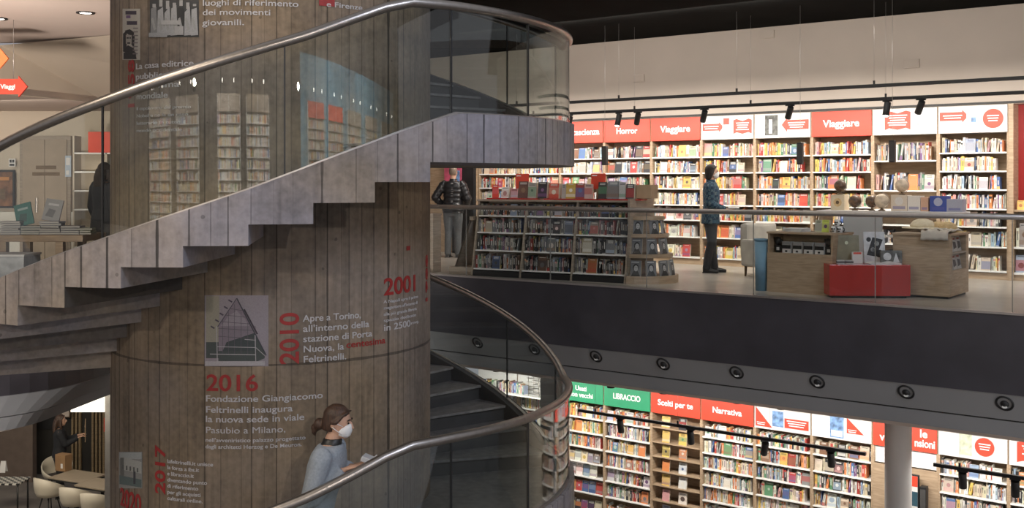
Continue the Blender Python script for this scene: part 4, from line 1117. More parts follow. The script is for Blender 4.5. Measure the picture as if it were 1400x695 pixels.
# red box
RB, RR = W(6.28, 3.72, 0), -TH - R_(-34)
rb = empty('red_box', RB, RR, 'low glossy red display box between the two oak units', 'display unit')
mb = MB(); mb.box(-.50, .50, 0, .55, 0.03, .42, .006); mb.build('body', M_REDBOX, rb)
mb = MB(); mb.box(-.46, .46, .04, .5, 0, .03); mb.build('base', M_BLACK, rb)
def on_rb(x, y, z=.42): return on_crate(RB, RR, x, y, z)
def slabthing(name, loc, rz, w, d, h, m, label, cat, tilt=0, extra=None, group=None):
    e = empty(name, loc, rz, label, cat, group)
    mb = MB(); mb.M = Matrix.Rotation(R_(tilt), 4, 'X'); mb.box(-w / 2, w / 2, 0, d, 0, h, .004); mb.build('panel', m, e)
    for nm, mm, polys in (extra or []):
        mb = MB(); mb.M = Matrix.Rotation(R_(tilt), 4, 'X')
        for pts in polys: mb.face([(x, -.0015, z) for x, z in pts])
        mb.build(nm, mm, e)
    return e
slabthing('picture_board', on_rb(-.22, .32), RR, .36, .02, .36, mat('olive_board', (.22, .20, .13), .5, var=.35, scale=5), 'olive brown board leaning on the red box', 'board', -9, [('print', M_PHG, [disc(.02, .26, .022)])])
slabthing('cassette_board', on_rb(.16, .36), RR, .27, .03, .40, M_PHL, 'grey board printed with a black tape cassette, standing on the red box', 'board', -7,
          [('print', M_BLACK, [[(-.10, .1), (.02, .08), (.11, .30), (-.02, .33)], disc(.06, .12, .05), disc(-.07, .3, .03)]), ('print', M_GREYP, [disc(-.02, .17, .03), disc(.03, .25, .03)])])
slabthing('picture_board', on_rb(.33, .22), RR, .27, .03, .17, M_PHD, 'small grey patterned box leaning before the cassette board', 'board', -8, [('print', M_PHL, [disc(-.05, .09, .05), [(.02, .02), (.1, .02), (.06, .14)]])])
slabthing('price_sign', on_rb(.44, .40, .50), RR, .16, .015, .09, M_BLACK, 'small black sign with white writing right of the cassette board', 'sign', -6, [('lettering', M_LETW, [rc(-.05, .05, .05, .058), rc(-.04, .035, .04, .042)])])
mb = MB(); mb.tube([(0, 0, 0), (0, 0, .09)], .008, 8); mb.box(-.05, .05, -.04, .04, 0, .01)
o = mb.build('stem', M_BLACK, bpy.data.objects['price_sign']); o.location = (0, .01, -.08)
slabthing('card_stack', on_rb(-.10, .2), RR, .13, .06, .15, M_SIGNW, 'white upright card holder on the red box', 'card holder', -6, [('print', M_RED, [rc(-.05, .12, .05, .145)])])
for q in range(2):
    e = empty('gift_box', on_rb(-.33 + q * .105, .10), RR, 'tiny grey and black box on the red box, ' + ('left one' if q == 0 else 'right one'), 'box', 'tiny boxes on the red box')
    mb = MB(); mb.box(-.048, .048, 0, .06, 0, .05, .003); mb.build('carton', M_GREYP, e)
    mb = MB(); mb.box(-.049, .049, -.001, .061, .018, .034); mb.build('band', M_BLACK, e)
e = empty('open_book', on_rb(.20, .12), RR + R_(8), 'open white magazine lying on the red box', 'magazine')
for s in (-1, 1):
    mb = MB()
    for i in range(6):
        x0, x1 = s * .2 * i / 6, s * .2 * (i + 1) / 6
        z0, z1 = .012 + .02 * math.sin(i / 6 * 3), .012 + .02 * math.sin((i + 1) / 6 * 3)
        mb.face([(x0, -.08, z0), (x1, -.08, z1), (x1, .1, z1), (x0, .1, z0)]); mb.face([(x0, -.08, 0), (x1, -.08, 0), (x1, .1, 0), (x0, .1, 0)]); mb.face([(x0, -.08, 0), (x1, -.08, 0), (x1, -.08, z1), (x0, -.08, z0)])
    mb.build('pages', M_SIGNW, e)
# right crate with magazine racks in its side, cloth and straw goods on top
CB, CR = W(6.76, 3.24, 0), -TH
rc_ = empty('display_crate', CB, CR, 'tall oak display block with magazine racks in its right side', 'display unit')
HX, DY = .35, .87
mb = MB(); mb.box(-HX, HX - .12, .001, DY, .34, .78); mb.box(HX - .12, HX, .0, .12, .34, .78); mb.box(HX - .12, HX, DY - .12, DY, .34, .78); mb.box(-HX, HX, 0, DY, .03, .34); mb.build('body', M_OAK, rc_)
mb = MB(); mb.box(-HX - .01, HX + .01, -.01, DY + .01, .78, .81, .004); mb.build('counter_top', M_OAK, rc_)
mb = MB(); mb.box(-HX + .03, HX - .03, .03, DY - .03, 0, .03); mb.build('base', M_BLACK, rc_)
mb = MB(); mb.box(HX - .12, HX, .12, DY - .12, .55, .57); mb.build('rack_shelf', M_OAKD, rc_)
for k, z in enumerate((.342, .572)):
    for q in range(3):
        e = empty('magazine', on_crate(CB, CR, HX - .05, .25 + .2 * q, z), CR + R_(90), 'pale magazine in the rack of the oak block, %s row, %s' % (('lower', 'upper')[k], ('nearest', 'middle', 'farthest')[q]), 'magazine', 'magazines in the crate rack')
        mb = MB(True); mb.M = Matrix.Rotation(R_(-10), 4, 'X'); mb.box(-.09, .09, 0, .012, 0, .19, col=(.45, .43, .40)); mb.build('cover', M_PRINT, e)
        mb = MB(True); mb.M = Matrix.Rotation(R_(-10), 4, 'X'); mb.face([(-.07, -.001, .03), (.07, -.001, .05), (.06, -.001, .12), (-.06, -.001, .13)], (.08, .07, .07)); mb.face([(-.07, -.001, .15), (.05, -.001, .15), (.05, -.001, .175), (-.07, -.001, .175)], (.3, .08, .06)); mb.build('print', M_PRINT, e)
M_STRAW = wood('straw', (.50, .34, .16), (.72, .52, .28), .8, (8, 8, 30))
M_CLOTH = mat('linen', (.55, .49, .42), .9, var=.08, scale=12)
def hat(x, y, z, r, label, m, rot=0):
    e = empty('straw_hat', on_crate(CB, CR, x, y, z), CR, label, 'hat', 'straw hats on the oak block')
    mb = MB(); mb.M = Matrix.Rotation(R_(rot), 4, 'Y'); mb.rings([(0, 0, .0, r, r), (0, 0, .012, r * .99, r * .99), (0, 0, .02, r * .62, r * .62)], 28); mb.build('brim', m, e)
    mb = MB(); mb.M = Matrix.Rotation(R_(rot), 4, 'Y'); mb.rings([(0, 0, .015, r * .62, r * .62), (0, 0, .06, r * .58, r * .58), (0, 0, .10, r * .45, r * .45), (0, 0, .125, r * .2, r * .2)], 24); mb.build('crown', m, e)
M_PSTRAW = wood('pale_straw', (.66, .55, .38), (.80, .70, .52), .8, (8, 8, 30))
hat(-.16, .62, .85, .26, 'large pale straw hat at the back left of the oak block', M_PSTRAW)
hat(.16, .62, .815, .20, 'tan straw hat right of the large pale one', M_STRAW, 4)
hat(.02, .72, .815, .22, 'tan straw hat behind the linen bags', M_STRAW, 0)
def cloth(name, x, y, z, w, d, drop, label, seed, rz=0):
    e = empty(name, on_crate(CB, CR, x, y, z), CR + R_(rz), label, 'bag', 'linen bags on the oak block')
    r = random.Random(seed); mb = MB(); n = 14
    ph = [r.uniform(0, 6) for _ in range(4)]
    g = []
    for j in range(n + 1):
        row = []
        for i in range(n + 1):
            u_, v_ = i / n - .5, j / n
            yy = v_ * d
            zz = .016 + .012 * math.sin(u_ * 13 + ph[0]) * math.sin(v_ * 9 + ph[1]) + .008 * math.sin(u_ * 25 + ph[2])
            dd = max(0.0, .28 - v_) / .28
            if drop: zz = zz * (1 - .3 * dd) - drop * dd ** 1.5; yy = (v_ - .28) * (1 if v_ > .28 else .10) * d
            row.append(mb.bm.verts.new((u_ * w * (1 + .06 * math.sin(v_ * 7 + ph[3])), yy - .02, zz)))
        g.append(row)
    for j in range(n):
        for i in range(n): mb.bm.faces.new((g[j][i], g[j][i + 1], g[j + 1][i + 1], g[j + 1][i])).smooth = True
    o = mb.build('cloth', M_CLOTH, e)
    md = o.modifiers.new('t', 'SOLIDIFY'); md.thickness = .012
    mb = MB(); mb.tube([(-w * .2, d * .7, .03), (-w * .22, d * .86, .05), (0, d * .95, .045), (w * .2, d * .84, .05), (w * .18, d * .7, .03)], .009, 8); mb.build('strap', M_CLOTH, e)
cloth('linen_bag', .17, -.0, .812, .34, .52, .09, 'linen tote bag hanging over the front edge of the oak block', 3, 6)
cloth('linen_bag', .10, .32, .835, .36, .34, 0, 'linen tote bag folded behind the hanging one', 5, -12)
# long display counter behind: grey panel, globes, boxes
DB, DR = W(5.55, 2.35, 0), -TH
dcn = empty('display_counter', DB, DR, 'high narrow counter with a pale grey front panel carrying globes and boxes', 'counter')
mb = MB(); mb.box(-.5, 1.45, 0, .5, 1.02, 1.06, .004); mb.build('counter_top', M_WHITE, dcn)
mb = MB(); mb.box(-.12, .42, .02, .05, .0, 1.02); mb.build('front_panel', M_GREYP, dcn)
for x in (-.46, .95):
    mb = MB(); mb.box(x - .025, x + .025, .04, .46, 0, 1.02); mb.build('side_panel', M_OAK, dcn)
mb = MB(); mb.box(.45, 1.38, .1, .45, .70, .73); mb.build('shelf', M_WHITE, dcn)
def globe(x, y, z, r, label, dark):
    e = empty('globe', on_crate(DB, DR, x, y, z), DR, label, 'globe', 'globes on the counter')
    mb = MB(); mb.rings([(0, 0, 0, r * .5, r * .5), (0, 0, .012, r * .45, r * .45), (0, 0, .03, .012, .012), (0, 0, .05, .012, .012)], 18); mb.build('base', M_BROWN, e)
    mt = mat('globe_dark', (.10, .055, .03), .4, var=.9, scale=16) if dark else mat('globe_pale', (.62, .50, .36), .4, var=.3, scale=14)
    mb = MB(); mb.ball((0, 0, .04 + r), r, seg=24); mb.build('sphere', mt, e)
    mb = MB(); mb.tube([((r + .012) * math.cos(R_(a)), 0, .04 + r + (r + .012) * math.sin(R_(a))) for a in range(-90, 91, 15)], .005, 6); mb.build('meridian', M_STEEL, e)
globe(-.02, .2, 1.06, .088, 'dark brown globe on the counter, left of the pair', True)
globe(.22, .2, 1.06, .088, 'dark brown globe next to the white one', True)
globe(.37, .16, 1.06, .098, 'cream white globe right of the dark pair', False)
e = empty('globe_box', on_crate(DB, DR, -.27, .2, 1.06), DR, 'cream square box printed with a round portrait, left end of the counter', 'box')
mb = MB(); mb.box(-.10, .10, 0, .2, 0, .22, .004); mb.build('carton', mat('box_cream', (.62, .52, .36), .6), e)
mb = MB(); mb.face([(x - .0, -.0015, z) for x, z in disc(0, .11, .06)]); mb.build('print', M_STRAW, e)
mb = MB(); mb.face([(x, -.003, z) for x, z in disc(0, .11, .025)]); mb.build('print', M_BROWN, e)
globe(-.27, .3, 1.281, .085, 'brown globe standing on the cream box', True)
globe(.60, .3, 1.281, .09, 'pale globe standing on the white round-print box', False)
for q, (x, w, h, c, lab) in enumerate(((.60, .22, .22, (.66, .56, .44), 'pale box with a round print, under the pale globe'), (.80, .17, .21, (.72, .66, .58), 'plain off-white box on the counter'), (.94, .1, .19, (.60, .36, .24), 'narrow salmon box on the counter'),
                                       (1.12, .22, .21, (.05, .08, .30), 'dark blue printed box on the counter'), (1.33, .2, .17, (.36, .36, .42), 'grey and blue box at the right end of the counter'))):
    e = empty('game_box', on_crate(DB, DR, x, .18, 1.061), DR, lab, 'box', 'boxes on the counter')
    mb = MB(True); mb.box(-w / 2, w / 2, 0, .2, 0, h, .003, col=c); mb.build('carton', M_PRINT, e)
    mb = MB(True)
    mb.face([(-w * .38, -.0015, h * .12), (w * .38, -.0015, h * .12), (w * .38, -.0015, h * .3), (-w * .38, -.0015, h * .3)], mix(c, (.1, .1, .3), .6))
    if q in (0, 3): mb.face([(p, -.0015, z) for p, z in disc(0, h * .62, w * .26)], mix(c, (.7, .7, .7), .5))
    mb.build('print', M_PRINT, e)

# ------------------------------------------------------------------ pillars on the lower floor
pl = empty('round_pillar', W(4.62, 1.5, FL), 0, 'smooth grey round pillar before the lower bookcases', 'pillar')
m = (1228 - 700) / F; t_ = (1.5 + W0X * NX + W0Y * NY) / (m * NX + NY)
pl.location = (m * t_, t_, FL)
mb = MB(); mb.rings([(0, 0, 0, .185, .185), (0, 0, 3.43, .185, .185)], 40); mb.build('shaft', mat('pillar_pale', (.62, .60, .585), .7, var=.04, scale=1.5), pl)
mb = MB(); mb.rings([(0, 0, 0, .20, .20), (0, 0, .08, .20, .20), (0, 0, .09, .187, .187)], 40); mb.build('collar', M_SATIN, pl)
m = (757 - 700) / F; t_ = (1.6 + W0X * NX + W0Y * NY) / (m * NX + NY)
sp = empty('square_pillar', (m * t_, t_, FL), -TH, 'grey square pillar left of the green headers, seen past the stair rail', 'pillar')
mb = MB(); mb.box(-.17, .17, -.17, .17, 0, 3.43, .01); mb.build('shaft', M_PILLAR, sp)
mb = MB(); mb.box(-.18, .18, -.18, .18, 0, .08); mb.build('plinth', M_SATIN, sp)
# books and a wire rack standing on a high ledge in front of the white header
hb = empty('high_shelf', W(-2.1 * BW, .34, FL + 2.24), -TH, 'high narrow shelf under the white header left of the grey pillar', 'shelf')
mb = MB(); mb.box(-1.0, 1.0, -.02, .3, -.03, 0, .004); mb.build('board', M_WHITE, hb)
for x in (-.9, .9):
    mb = MB(); mb.face([(x, .0, -.03), (x, .28, -.03), (x, .28, -.25)]); mb.face([(x + .02, .0, -.03), (x + .02, .28, -.25), (x + .02, .28, -.03)]); mb.build('bracket', M_SATIN, hb)
fill_shelf(Matrix.Translation(W(-2.1 * BW, .34, FL + 2.24)) @ Matrix.Rotation(-TH, 4, 'Z'), -.55, .45, 0, .26, 'high shelf left of the grey pillar', 'books on the high shelf', DARKPAL, 0, .06)
wr = empty('wire_rack', W(-2.1 * BW + .72, .34, FL + 2.24), -TH, 'white wire book rack at the end of the high shelf', 'rack')
for k in range(5):
    mb = MB(); z = .05 + k * .075; mb.tube([(-.13 - .01 * k, .02, z), (.13 - .006 * k, .02, z), (.15 - .006 * k, .1, z), (.13, .2, z), (-.13 - .01 * k, .2, z)], .007, 6); mb.build('wire', M_STEEL, wr)
for x in (-.13, .12):
    mb = MB(); mb.tube([(x, .02, 0), (x, .02, .38)], .007, 6); mb.tube([(x, .2, 0), (x, .2, .38)], .007, 6); mb.build('upright', M_STEEL, wr)

# ------------------------------------------------------------------ people
M_SKIN = mat('skin', (.50, .30, .21), .55, var=.05)
M_HAIRB = wood('hair_brown', (.03, .016, .010), (.075, .036, .02), .55, (30, 30, 4))
M_HAIRD = wood('hair_dark', (.010, .007, .006), (.028, .018, .013), .75, (30, 30, 4))
M_MASK = mat('mask_white', (.72, .72, .72), .7, var=.03)
M_EYE = mat('eye_dark', (.02, .015, .012), .3)
M_SHOE = mat('shoe_black', (.015, .015, .015), .45)
def bake(o, voxel, smooth=3):
    md = o.modifiers.new('r', 'REMESH'); md.mode = 'VOXEL'; md.voxel_size = voxel; md.use_smooth_shade = True
    ms = o.modifiers.new('s', 'SMOOTH'); ms.iterations = smooth; ms.factor = .5
    bpy.context.view_layer.update()
    me = bpy.data.meshes.new_from_object(o.evaluated_get(bpy.context.evaluated_depsgraph_get()))
    o.modifiers.clear(); old = o.data; o.data = me; bpy.data.meshes.remove(old)
    return o
def V(*a): return Vector(a)
def figure(name, loc, rz, H, label, pose, jacket, trousers, hair, mask=True, hair_style='short', jmat_bulk=.022, quilt=False, group=None, head_m=None, lean=0.0, skirt=0.0, sleeves=True):
    """A standing figure facing local -y. pose: left/right elbow, wrist, finger direction. The body is one remeshed skin."""
    s = H / 1.76
    LN = lambda p: Vector((p[0], p[1] - lean * max(0, p[2] - .92), p[2]))
    HM = Matrix.Translation(LN((0, -.01, 1.54))) @ (head_m or Matrix.Identity(4)) @ Matrix.Translation((0, 0, -1.54))
    b = MB()
    T = [(.80, .150, .105, .01), (.92, .168, .118, .012), (1.0, .155, .108, .0), (1.10, .138, .098, -.005), (1.22, .150, .108, -.005), (1.33, .168, .112, 0), (1.41, .165, .095, .008), (1.455, .11, .075, .012), (1.49, .062, .062, .008), (1.57, .055, .058, -.005)]
    b.rings([(0, LN((0, y, z)).y, z, rx, ry) for z, rx, ry, y in T], 24)
    # head: chin to crown, then nose, ears, brow
    b.M = HM
    Hd = [(1.528, .026, .030, -.055), (1.548, .048, .058, -.035), (1.58, .062, .080, -.018), (1.62, .071, .094, -.004), (1.66, .075, .098, .004), (1.70, .072, .093, .008), (1.735, .055, .072, .010), (1.757, .025, .034, .010)]
    b.rings([(0, y, z, rx, ry) for z, rx, ry, y in Hd], 24)
    b.tube([(0, -.088, 1.665), (0, -.108, 1.635), (0, -.118, 1.615), (0, -.098, 1.603)], [.010, .013, .017, .012], 8)
    b.ball((0, -.094, 1.582), .018, 1.3, .6, .5)
    for q in (-1, 1):
        b.ball((q * .074, .012, 1.632), .03, .35, .7, 1.1); b.ball((q * .03, -.085, 1.667), .017, 1.3, .5, .5)
    b.M = Matrix.Identity(4)
    arms = {}
    for q, key in ((1, 'L'), (-1, 'R')):
        el, wr, fd = [Vector(v) for v in pose[key]]
        sh = LN((q * .178, .008, 1.415))
        arms[key] = (sh, el, wr)
        b.tube([LN((q * .10, .008, 1.40)), sh, sh.lerp(el, .5), el, el.lerp(wr, .35), wr], [.05, .054, .046, .038, .039, .026], 12)
        # hand: palm, four unequal fingers curled a little, thumb from the side of the palm
        fd = fd.normalized()
        up = Vector(pose.get(key + 'n', (0, 0, 1))); side = fd.cross(up).normalized(); up = side.cross(fd).normalized()
        b.tube([wr, wr + fd * .03, wr + fd * .075, wr + fd * .09], [(.024, .017), (.034, .016), (.040, .015), (.036, .012)], 10)
        for k, (off, ln_) in enumerate(((-.030, .066), (-.010, .078), (.010, .072), (.029, .055))):
            b0 = wr + fd * .085 + side * off
            b1 = b0 + fd * ln_ * .45 - up * .008; b2 = b0 + fd * ln_ * .8 - up * .026; b3 = b0 + fd * ln_ * .95 - up * .044
            b.tube([b0 - fd * .02, b0, b1, b2, b3], [.009, .0092, .0085, .0078, .006], 8)
        th = -1 if pose.get(key + 't', 1) < 0 else 1
        t0 = wr + fd * .02 + side * (.026 * th)
        b.tube([t0, t0 + fd * .03 + side * .022 * th, t0 + fd * .058 + side * .03 * th - up * .01, t0 + fd * .075 + side * .026 * th - up * .018], [.013, .012, .0105, .008], 8)
    for q in (1, -1):
        kn = pose.get('kn', {}).get(q, (q * .095, -.012, .50)); an = pose.get('an', {}).get(q, (q * .10, .02, .09))
        b.tube([(q * .085, .012, .90), (q * .092, .0, .72), kn, Vector(kn).lerp(Vector(an), .4) + Vector((0, .015, 0)), an, (an[0], an[1], an[2] - .04)], [.098, .085, .056, .054, .036, .036], 14)
        b.tube([(an[0], an[1] + .045, an[2] - .055), (an[0], an[1] - .03, an[2] - .05), (an[0] + q * .012, an[1] - .13, an[2] - .066), (an[0] + q * .015, an[1] - .17, an[2] - .07)], [(.030, .03), (.038, .034), (.042, .02), (.028, .014)], 10)
    o = bake(b.build(name, M_SKIN), .0065, 4)
    o.location = loc; o.rotation_euler = (0, 0, rz); o.scale = (s, s, s)
    tag(o, label, 'person', group)
    def part(nm, mb, m, voxel=None, sm=3):
        p = mb.build(nm, m); 
        if voxel: bake(p, voxel, sm)
        p.parent = o
        return p
    bk = jmat_bulk
    # jacket
    b = MB()
    hem = .86 - skirt
    JT = [(hem, .178 + skirt * .1, .128 + skirt * .1, .012), (.95, .176, .126, .012), (1.08, .152, .110, 0), (1.22, .160, .118, -.004), (1.33, .176, .120, 0), (1.41, .172, .104, .008), (1.452, .12, .085, .010), (1.475, .075, .074, .008)]
    if quilt:
        Q2 = []
        for (a, a1, a2, a3), (c, c1, c2, c3) in zip(JT, JT[1:]):
            n = max(1, int((c - a) / .022))
            for i in range(n):
                t = i / n; z = a + (c - a) * t
                bl = .020 * abs(math.sin(z * math.pi / .088))
                Q2.append((z, a1 + (c1 - a1) * t + bl, a2 + (c2 - a2) * t + bl, a3))
        Q2.append(JT[-1]); JT = Q2
    b.rings([(0, LN((0, y, z)).y, z, rx + bk * .6, ry + bk * .6) for z, rx, ry, y in JT], 28)
    for q, key in ((1, 'L'), (-1, 'R')):
        sh, el, wr = arms[key]
        n = 16
        pts, rad = [], []
        for seg_, (p, c, r0, r1) in enumerate(((sh, el, .062, .050), (el, wr - (wr - el).normalized() * .012, .050, .036))):
            for i in range(n + (seg_ == 1)):
                t = i / n
                pts.append(p.lerp(c, t)); rr = r0 + (r1 - r0) * t + bk * .55
                if quilt: rr += .012 * abs(math.sin((t + seg_) * math.pi * 3.4))
                rad.append(rr)
        b.tube([LN((q * .11, .008, 1.405))] + pts, [.055] + rad, 16)
    part('jacket', b, jacket, .009 if quilt else .012, 1 if quilt else 3)
    if bk > .015 or True:
        b = MB(); b.rings([(0, LN((0, .006, z)).y, z, r, r) for z, r in ((1.45, .082), (1.47, .078), (1.515, .068), (1.52, .060), (1.48, .062))], 20); part('collar', b, pose.get('collar', jacket))
    b = MB()
    b.rings([(0, .012, z, rx, ry) for z, rx, ry in ((.80, .160, .118), (.90, .180, .130), (1.0, .166, .119))], 24)
    for q in (1, -1):
        kn = Vector(pose.get('kn', {}).get(q, (q * .095, -.012, .50))); an = Vector(pose.get('an', {}).get(q, (q * .10, .02, .09)))
        b.tube([(q * .085, .012, .90), (q * .092, .0, .72), kn, kn.lerp(an, .5) + V(0, .01, 0), an, an - V(0, 0, .035)], [.112, .100, .074, .070, .064, .066], 16)
    part('trousers', b, trousers, .012, 3)
    for q in (1, -1):
        an = Vector(pose.get('an', {}).get(q, (q * .10, .02, .09)))
        b = MB(); b.tube([(an.x, an.y + .06, an.z - .05), (an.x, an.y - .02, an.z - .045), (an.x + q * .012, an.y - .12, an.z - .058), (an.x + q * .015, an.y - .19, an.z - .066)], [(.036, .038), (.046, .042), (.052, .032), (.036, .02)], 12)
        b.box(an.x - .045, an.x + .045, an.y - .19, an.y + .07, an.z - .09, an.z - .075, .006); part('shoe', b, M_SHOE)
    # hair
    b = MB(); b.M = HM
    hr = [(1.66, .080, .085, .028), (1.70, .080, .098, .016), (1.735, .066, .083, .012), (1.765, .036, .046, .010), (1.772, .012, .016, .01)]
    if hair_style == 'short':
        b.rings([(0, y, z, rx * .985, ry * .985) for z, rx, ry, y in [(1.60, .062, .05, .050)] + hr], 24)
    else:
        b.rings([(0, y, z, rx, ry) for z, rx, ry, y in [(1.57 if hair_style == 'bun' else 1.52, .066, .055, .05), (1.62, .080, .072, .040)] + hr], 24)
        for q in (-1, 1): b.tube([(q * .03, -.085, 1.735), (q * .066, -.055, 1.71), (q * .083, -.01, 1.65), (q * .08, .02, 1.58 if hair_style != 'bun' else 1.64)], [.006, .012, .018, .012], 10)
        if hair_style == 'bun':
            b.ball((0, .135, 1.60), .046, 1, .9, 1); b.ball((.01, .165, 1.565), .034); b.tube([(0, .08, 1.63), (0, .12, 1.61)], [.035, .03], 10)
            b.tube([(0, .16, 1.57), (.0, .17, 1.53), (.01, .15, 1.50)], [.026, .018, .006], 8)
        if hair_style == 'long':
            b.tube([(0, .07, 1.66), (0, .10, 1.55), (0, .11, 1.42), (0, .10, 1.30)], [(.085, .06), (.10, .06), (.11, .045), (.07, .02)], 16)
            for q in (-1, 1): b.tube([(q * .07, .0, 1.66), (q * .085, -.01, 1.54), (q * .09, -.02, 1.40)], [.03, .034, .015], 10)
        if hair_style == 'bob':
            for q in (-1, 1): b.tube([(q * .06, -.03, 1.71), (q * .085, .0, 1.62), (q * .08, .03, 1.53)], [.03, .034, .02], 10)
    part('hair', b, hair, .008, 3)
    b = MB(); b.M = HM
    for q in (-1, 1):
        b.ball((q * .031, -.093, 1.650), .010, 1.2, .5, .7); b.tube([(q * .017, -.101, 1.672), (q * .032, -.099, 1.678), (q * .05, -.086, 1.670)], .0042, 6)
    part('eyes', b, M_EYE)
    if mask:
        b = MB(); b.M = HM
        b.rings([(0, y, z, rx, ry) for z, rx, ry, y in ((1.538, .030, .036, -.058), (1.555, .052, .062, -.048), (1.585, .062, .075, -.043), (1.61, .060, .077, -.045), (1.63, .048, .060, -.055), (1.645, .022, .035, -.075))], 24)
        for q in (-1, 1): b.tube([(q * .055, -.06, 1.625), (q * .078, -.01, 1.645), (q * .08, .015, 1.64)], .0028, 6)
        for q in (-1, 1): b.tube([(q * .055, -.06, 1.565), (q * .078, -.01, 1.60), (q * .08, .015, 1.615)], .0028, 6)
        part('mask', b, M_MASK)
    else:
        b = MB(); b.M = HM; b.ball((0, -.1045, 1.583), .012, 1.7, .4, .45); part('lips', b, mat('lips', (.35, .12, .10), .5))
    return o
# woman on the stair: grey knit, profile to the right, hands forward with a small clear packet
WPH = R_(-71.2)
M_KNIT = mat('knit_grey', (.26, .29, .325), .95, var=.12, scale=60)
woman = figure('person', (CX + 2.42 * math.cos(WPH), CY + 2.42 * math.sin(WPH), -1.88), R_(90 - 8), 1.72,
               'person in grey knit jumper and white mask, brown hair tied back, on the stair',
               {'L': ((.215, -.06, 1.10), (.09, -.27, 1.29), (-.2, -1, .3)), 'R': ((-.225, -.05, 1.11), (-.09, -.26, 1.31), (.15, -1, .3)), 'Rt': -1, 'collar': M_SHOE,
                'kn': {1: (.095, .05, .51), -1: (-.095, .07, .50)}, 'an': {1: (.10, .13, .092), -1: (-.10, .18, .092)}},
               M_KNIT, mat('jeans_pale', (.20, .25, .31), .85, var=.1, scale=30), M_HAIRB, True, 'bun', .034, lean=.26, head_m=Matrix.Rotation(R_(8), 4, 'X'))
pk = empty('clear_packet', woman.matrix_basis @ Vector((0.0, -.42, 1.37)), R_(82), 'crumpled clear packet held by the person on the stair', 'packet')
mb = MB(); mb.box(-.05, .05, -.045, .045, -.02, .02, .008, rot=Matrix.Rotation(R_(20), 3, 'X')); mb.build('pouch', mat('cellophane', (.45, .47, .5), .15), pk)
mb = MB(); mb.box(-.05, .05, -.05, -.042, .0, .022, .002, rot=Matrix.Rotation(R_(20), 3, 'X')); mb.build('seal', M_SIGNW, pk)
# man in the black puffer jacket, seen from behind
figure('person', W(-2.72, 1.17, 0), R_(180 - 12), 1.77, 'person in a black quilted puffer jacket seen from behind, hand on hip',
       {'L': ((.34, .08, 1.16), (.21, -.06, .98), (-.6, -.6, -.3)), 'R': ((-.29, .02, 1.15), (-.22, -.2, 1.02), (.3, -1, 0))},
       mat('puffer_black', (.014, .014, .016), .28, var=.1), mat('jeans_grey', (.10, .105, .11), .85, var=.15, scale=30), mat('hair_grey', (.16, .12, .09), .7, var=.2, scale=40), False, 'short', .035, quilt=True)
# person in the checked shirt holding a book, profile to the right
def plaid():
    m, N, L, P = new_mat('plaid_teal')
    tc = N.new('ShaderNodeTexCoord')
    nz = N.new('ShaderNodeTexChecker'); nz.inputs['Scale'].default_value = 22; nz.inputs[1].default_value = (.010, .028, .055, 1); nz.inputs[2].default_value = (.035, .075, .105, 1)
    L.new(tc.outputs['Object'], nz.inputs['Vector'])
    n2 = N.new('ShaderNodeTexNoise'); n2.inputs['Scale'].default_value = 18; L.new(tc.outputs['Object'], n2.inputs['Vector'])
    mx = N.new('ShaderNodeMix'); mx.data_type = 'RGBA'; mx.blend_type = 'MIX'
    cr = N.new('ShaderNodeMath'); cr.operation = 'GREATER_THAN'; cr.inputs[1].default_value = .60; L.new(n2.outputs['Fac'], cr.inputs[0])
    L.new(cr.outputs[0], mx.inputs[0]); L.new(nz.outputs['Color'], mx.inputs[6]); mx.inputs[7].default_value = (.09, .12, .13, 1)
    L.new(mx.outputs[2], P.inputs['Base Color']); P.inputs['Roughness'].default_value = .9
    return m
reader = figure('person', W(2.92, 1.4, 0), R_(78), 1.74, 'person in a dark teal checked shirt and white mask facing right before the bookcases',
       {'L': ((.215, .03, 1.13), (.14, -.22, 1.02), (-.1, -1, .05)), 'R': ((-.215, .02, 1.13), (-.12, -.23, 1.03), (.1, -1, .05)), 'Rt': -1,
        'an': {1: (.10, -.05, .092), -1: (-.10, .07, .092)}},
       plaid(), mat('trousers_black', (.018, .018, .019), .8), M_HAIRD, True, 'bob', .03, skirt=.06)
p = reader.matrix_basis @ Vector((0.0, -.36, 1.035))
e = empty('held_book', p, R_(78), 'book lying open across the hands of the person in the checked shirt', 'book')
mb = MB(); mb.box(-.14, .14, -.09, .09, .012, .016, .001); mb.build('cover', M_SHOE, e)
for s in (-1, 1):
    mb = MB(); mb.box(s * .07 - .066, s * .07 + .066, -.085, .085, .016, .03, .004); mb.build('pages', M_SIGNW, e)

# ------------------------------------------------------------------ left side of the upper floor
figure('person', (-5.92, 15.7, 0), R_(150), 1.74, 'person in a long black hooded coat by the left shelves, half behind the stair rail',
       {'L': ((.23, .02, 1.12), (.2, -.06, .86), (0, -.2, -1)), 'R': ((-.23, .02, 1.12), (-.2, -.06, .86), (0, -.2, -1))},
       mat('coat_black', (.012, .013, .016), .8), mat('trousers_black', (.018, .018, .019), .8), M_HAIRD, False, 'long', .05, skirt=.22)
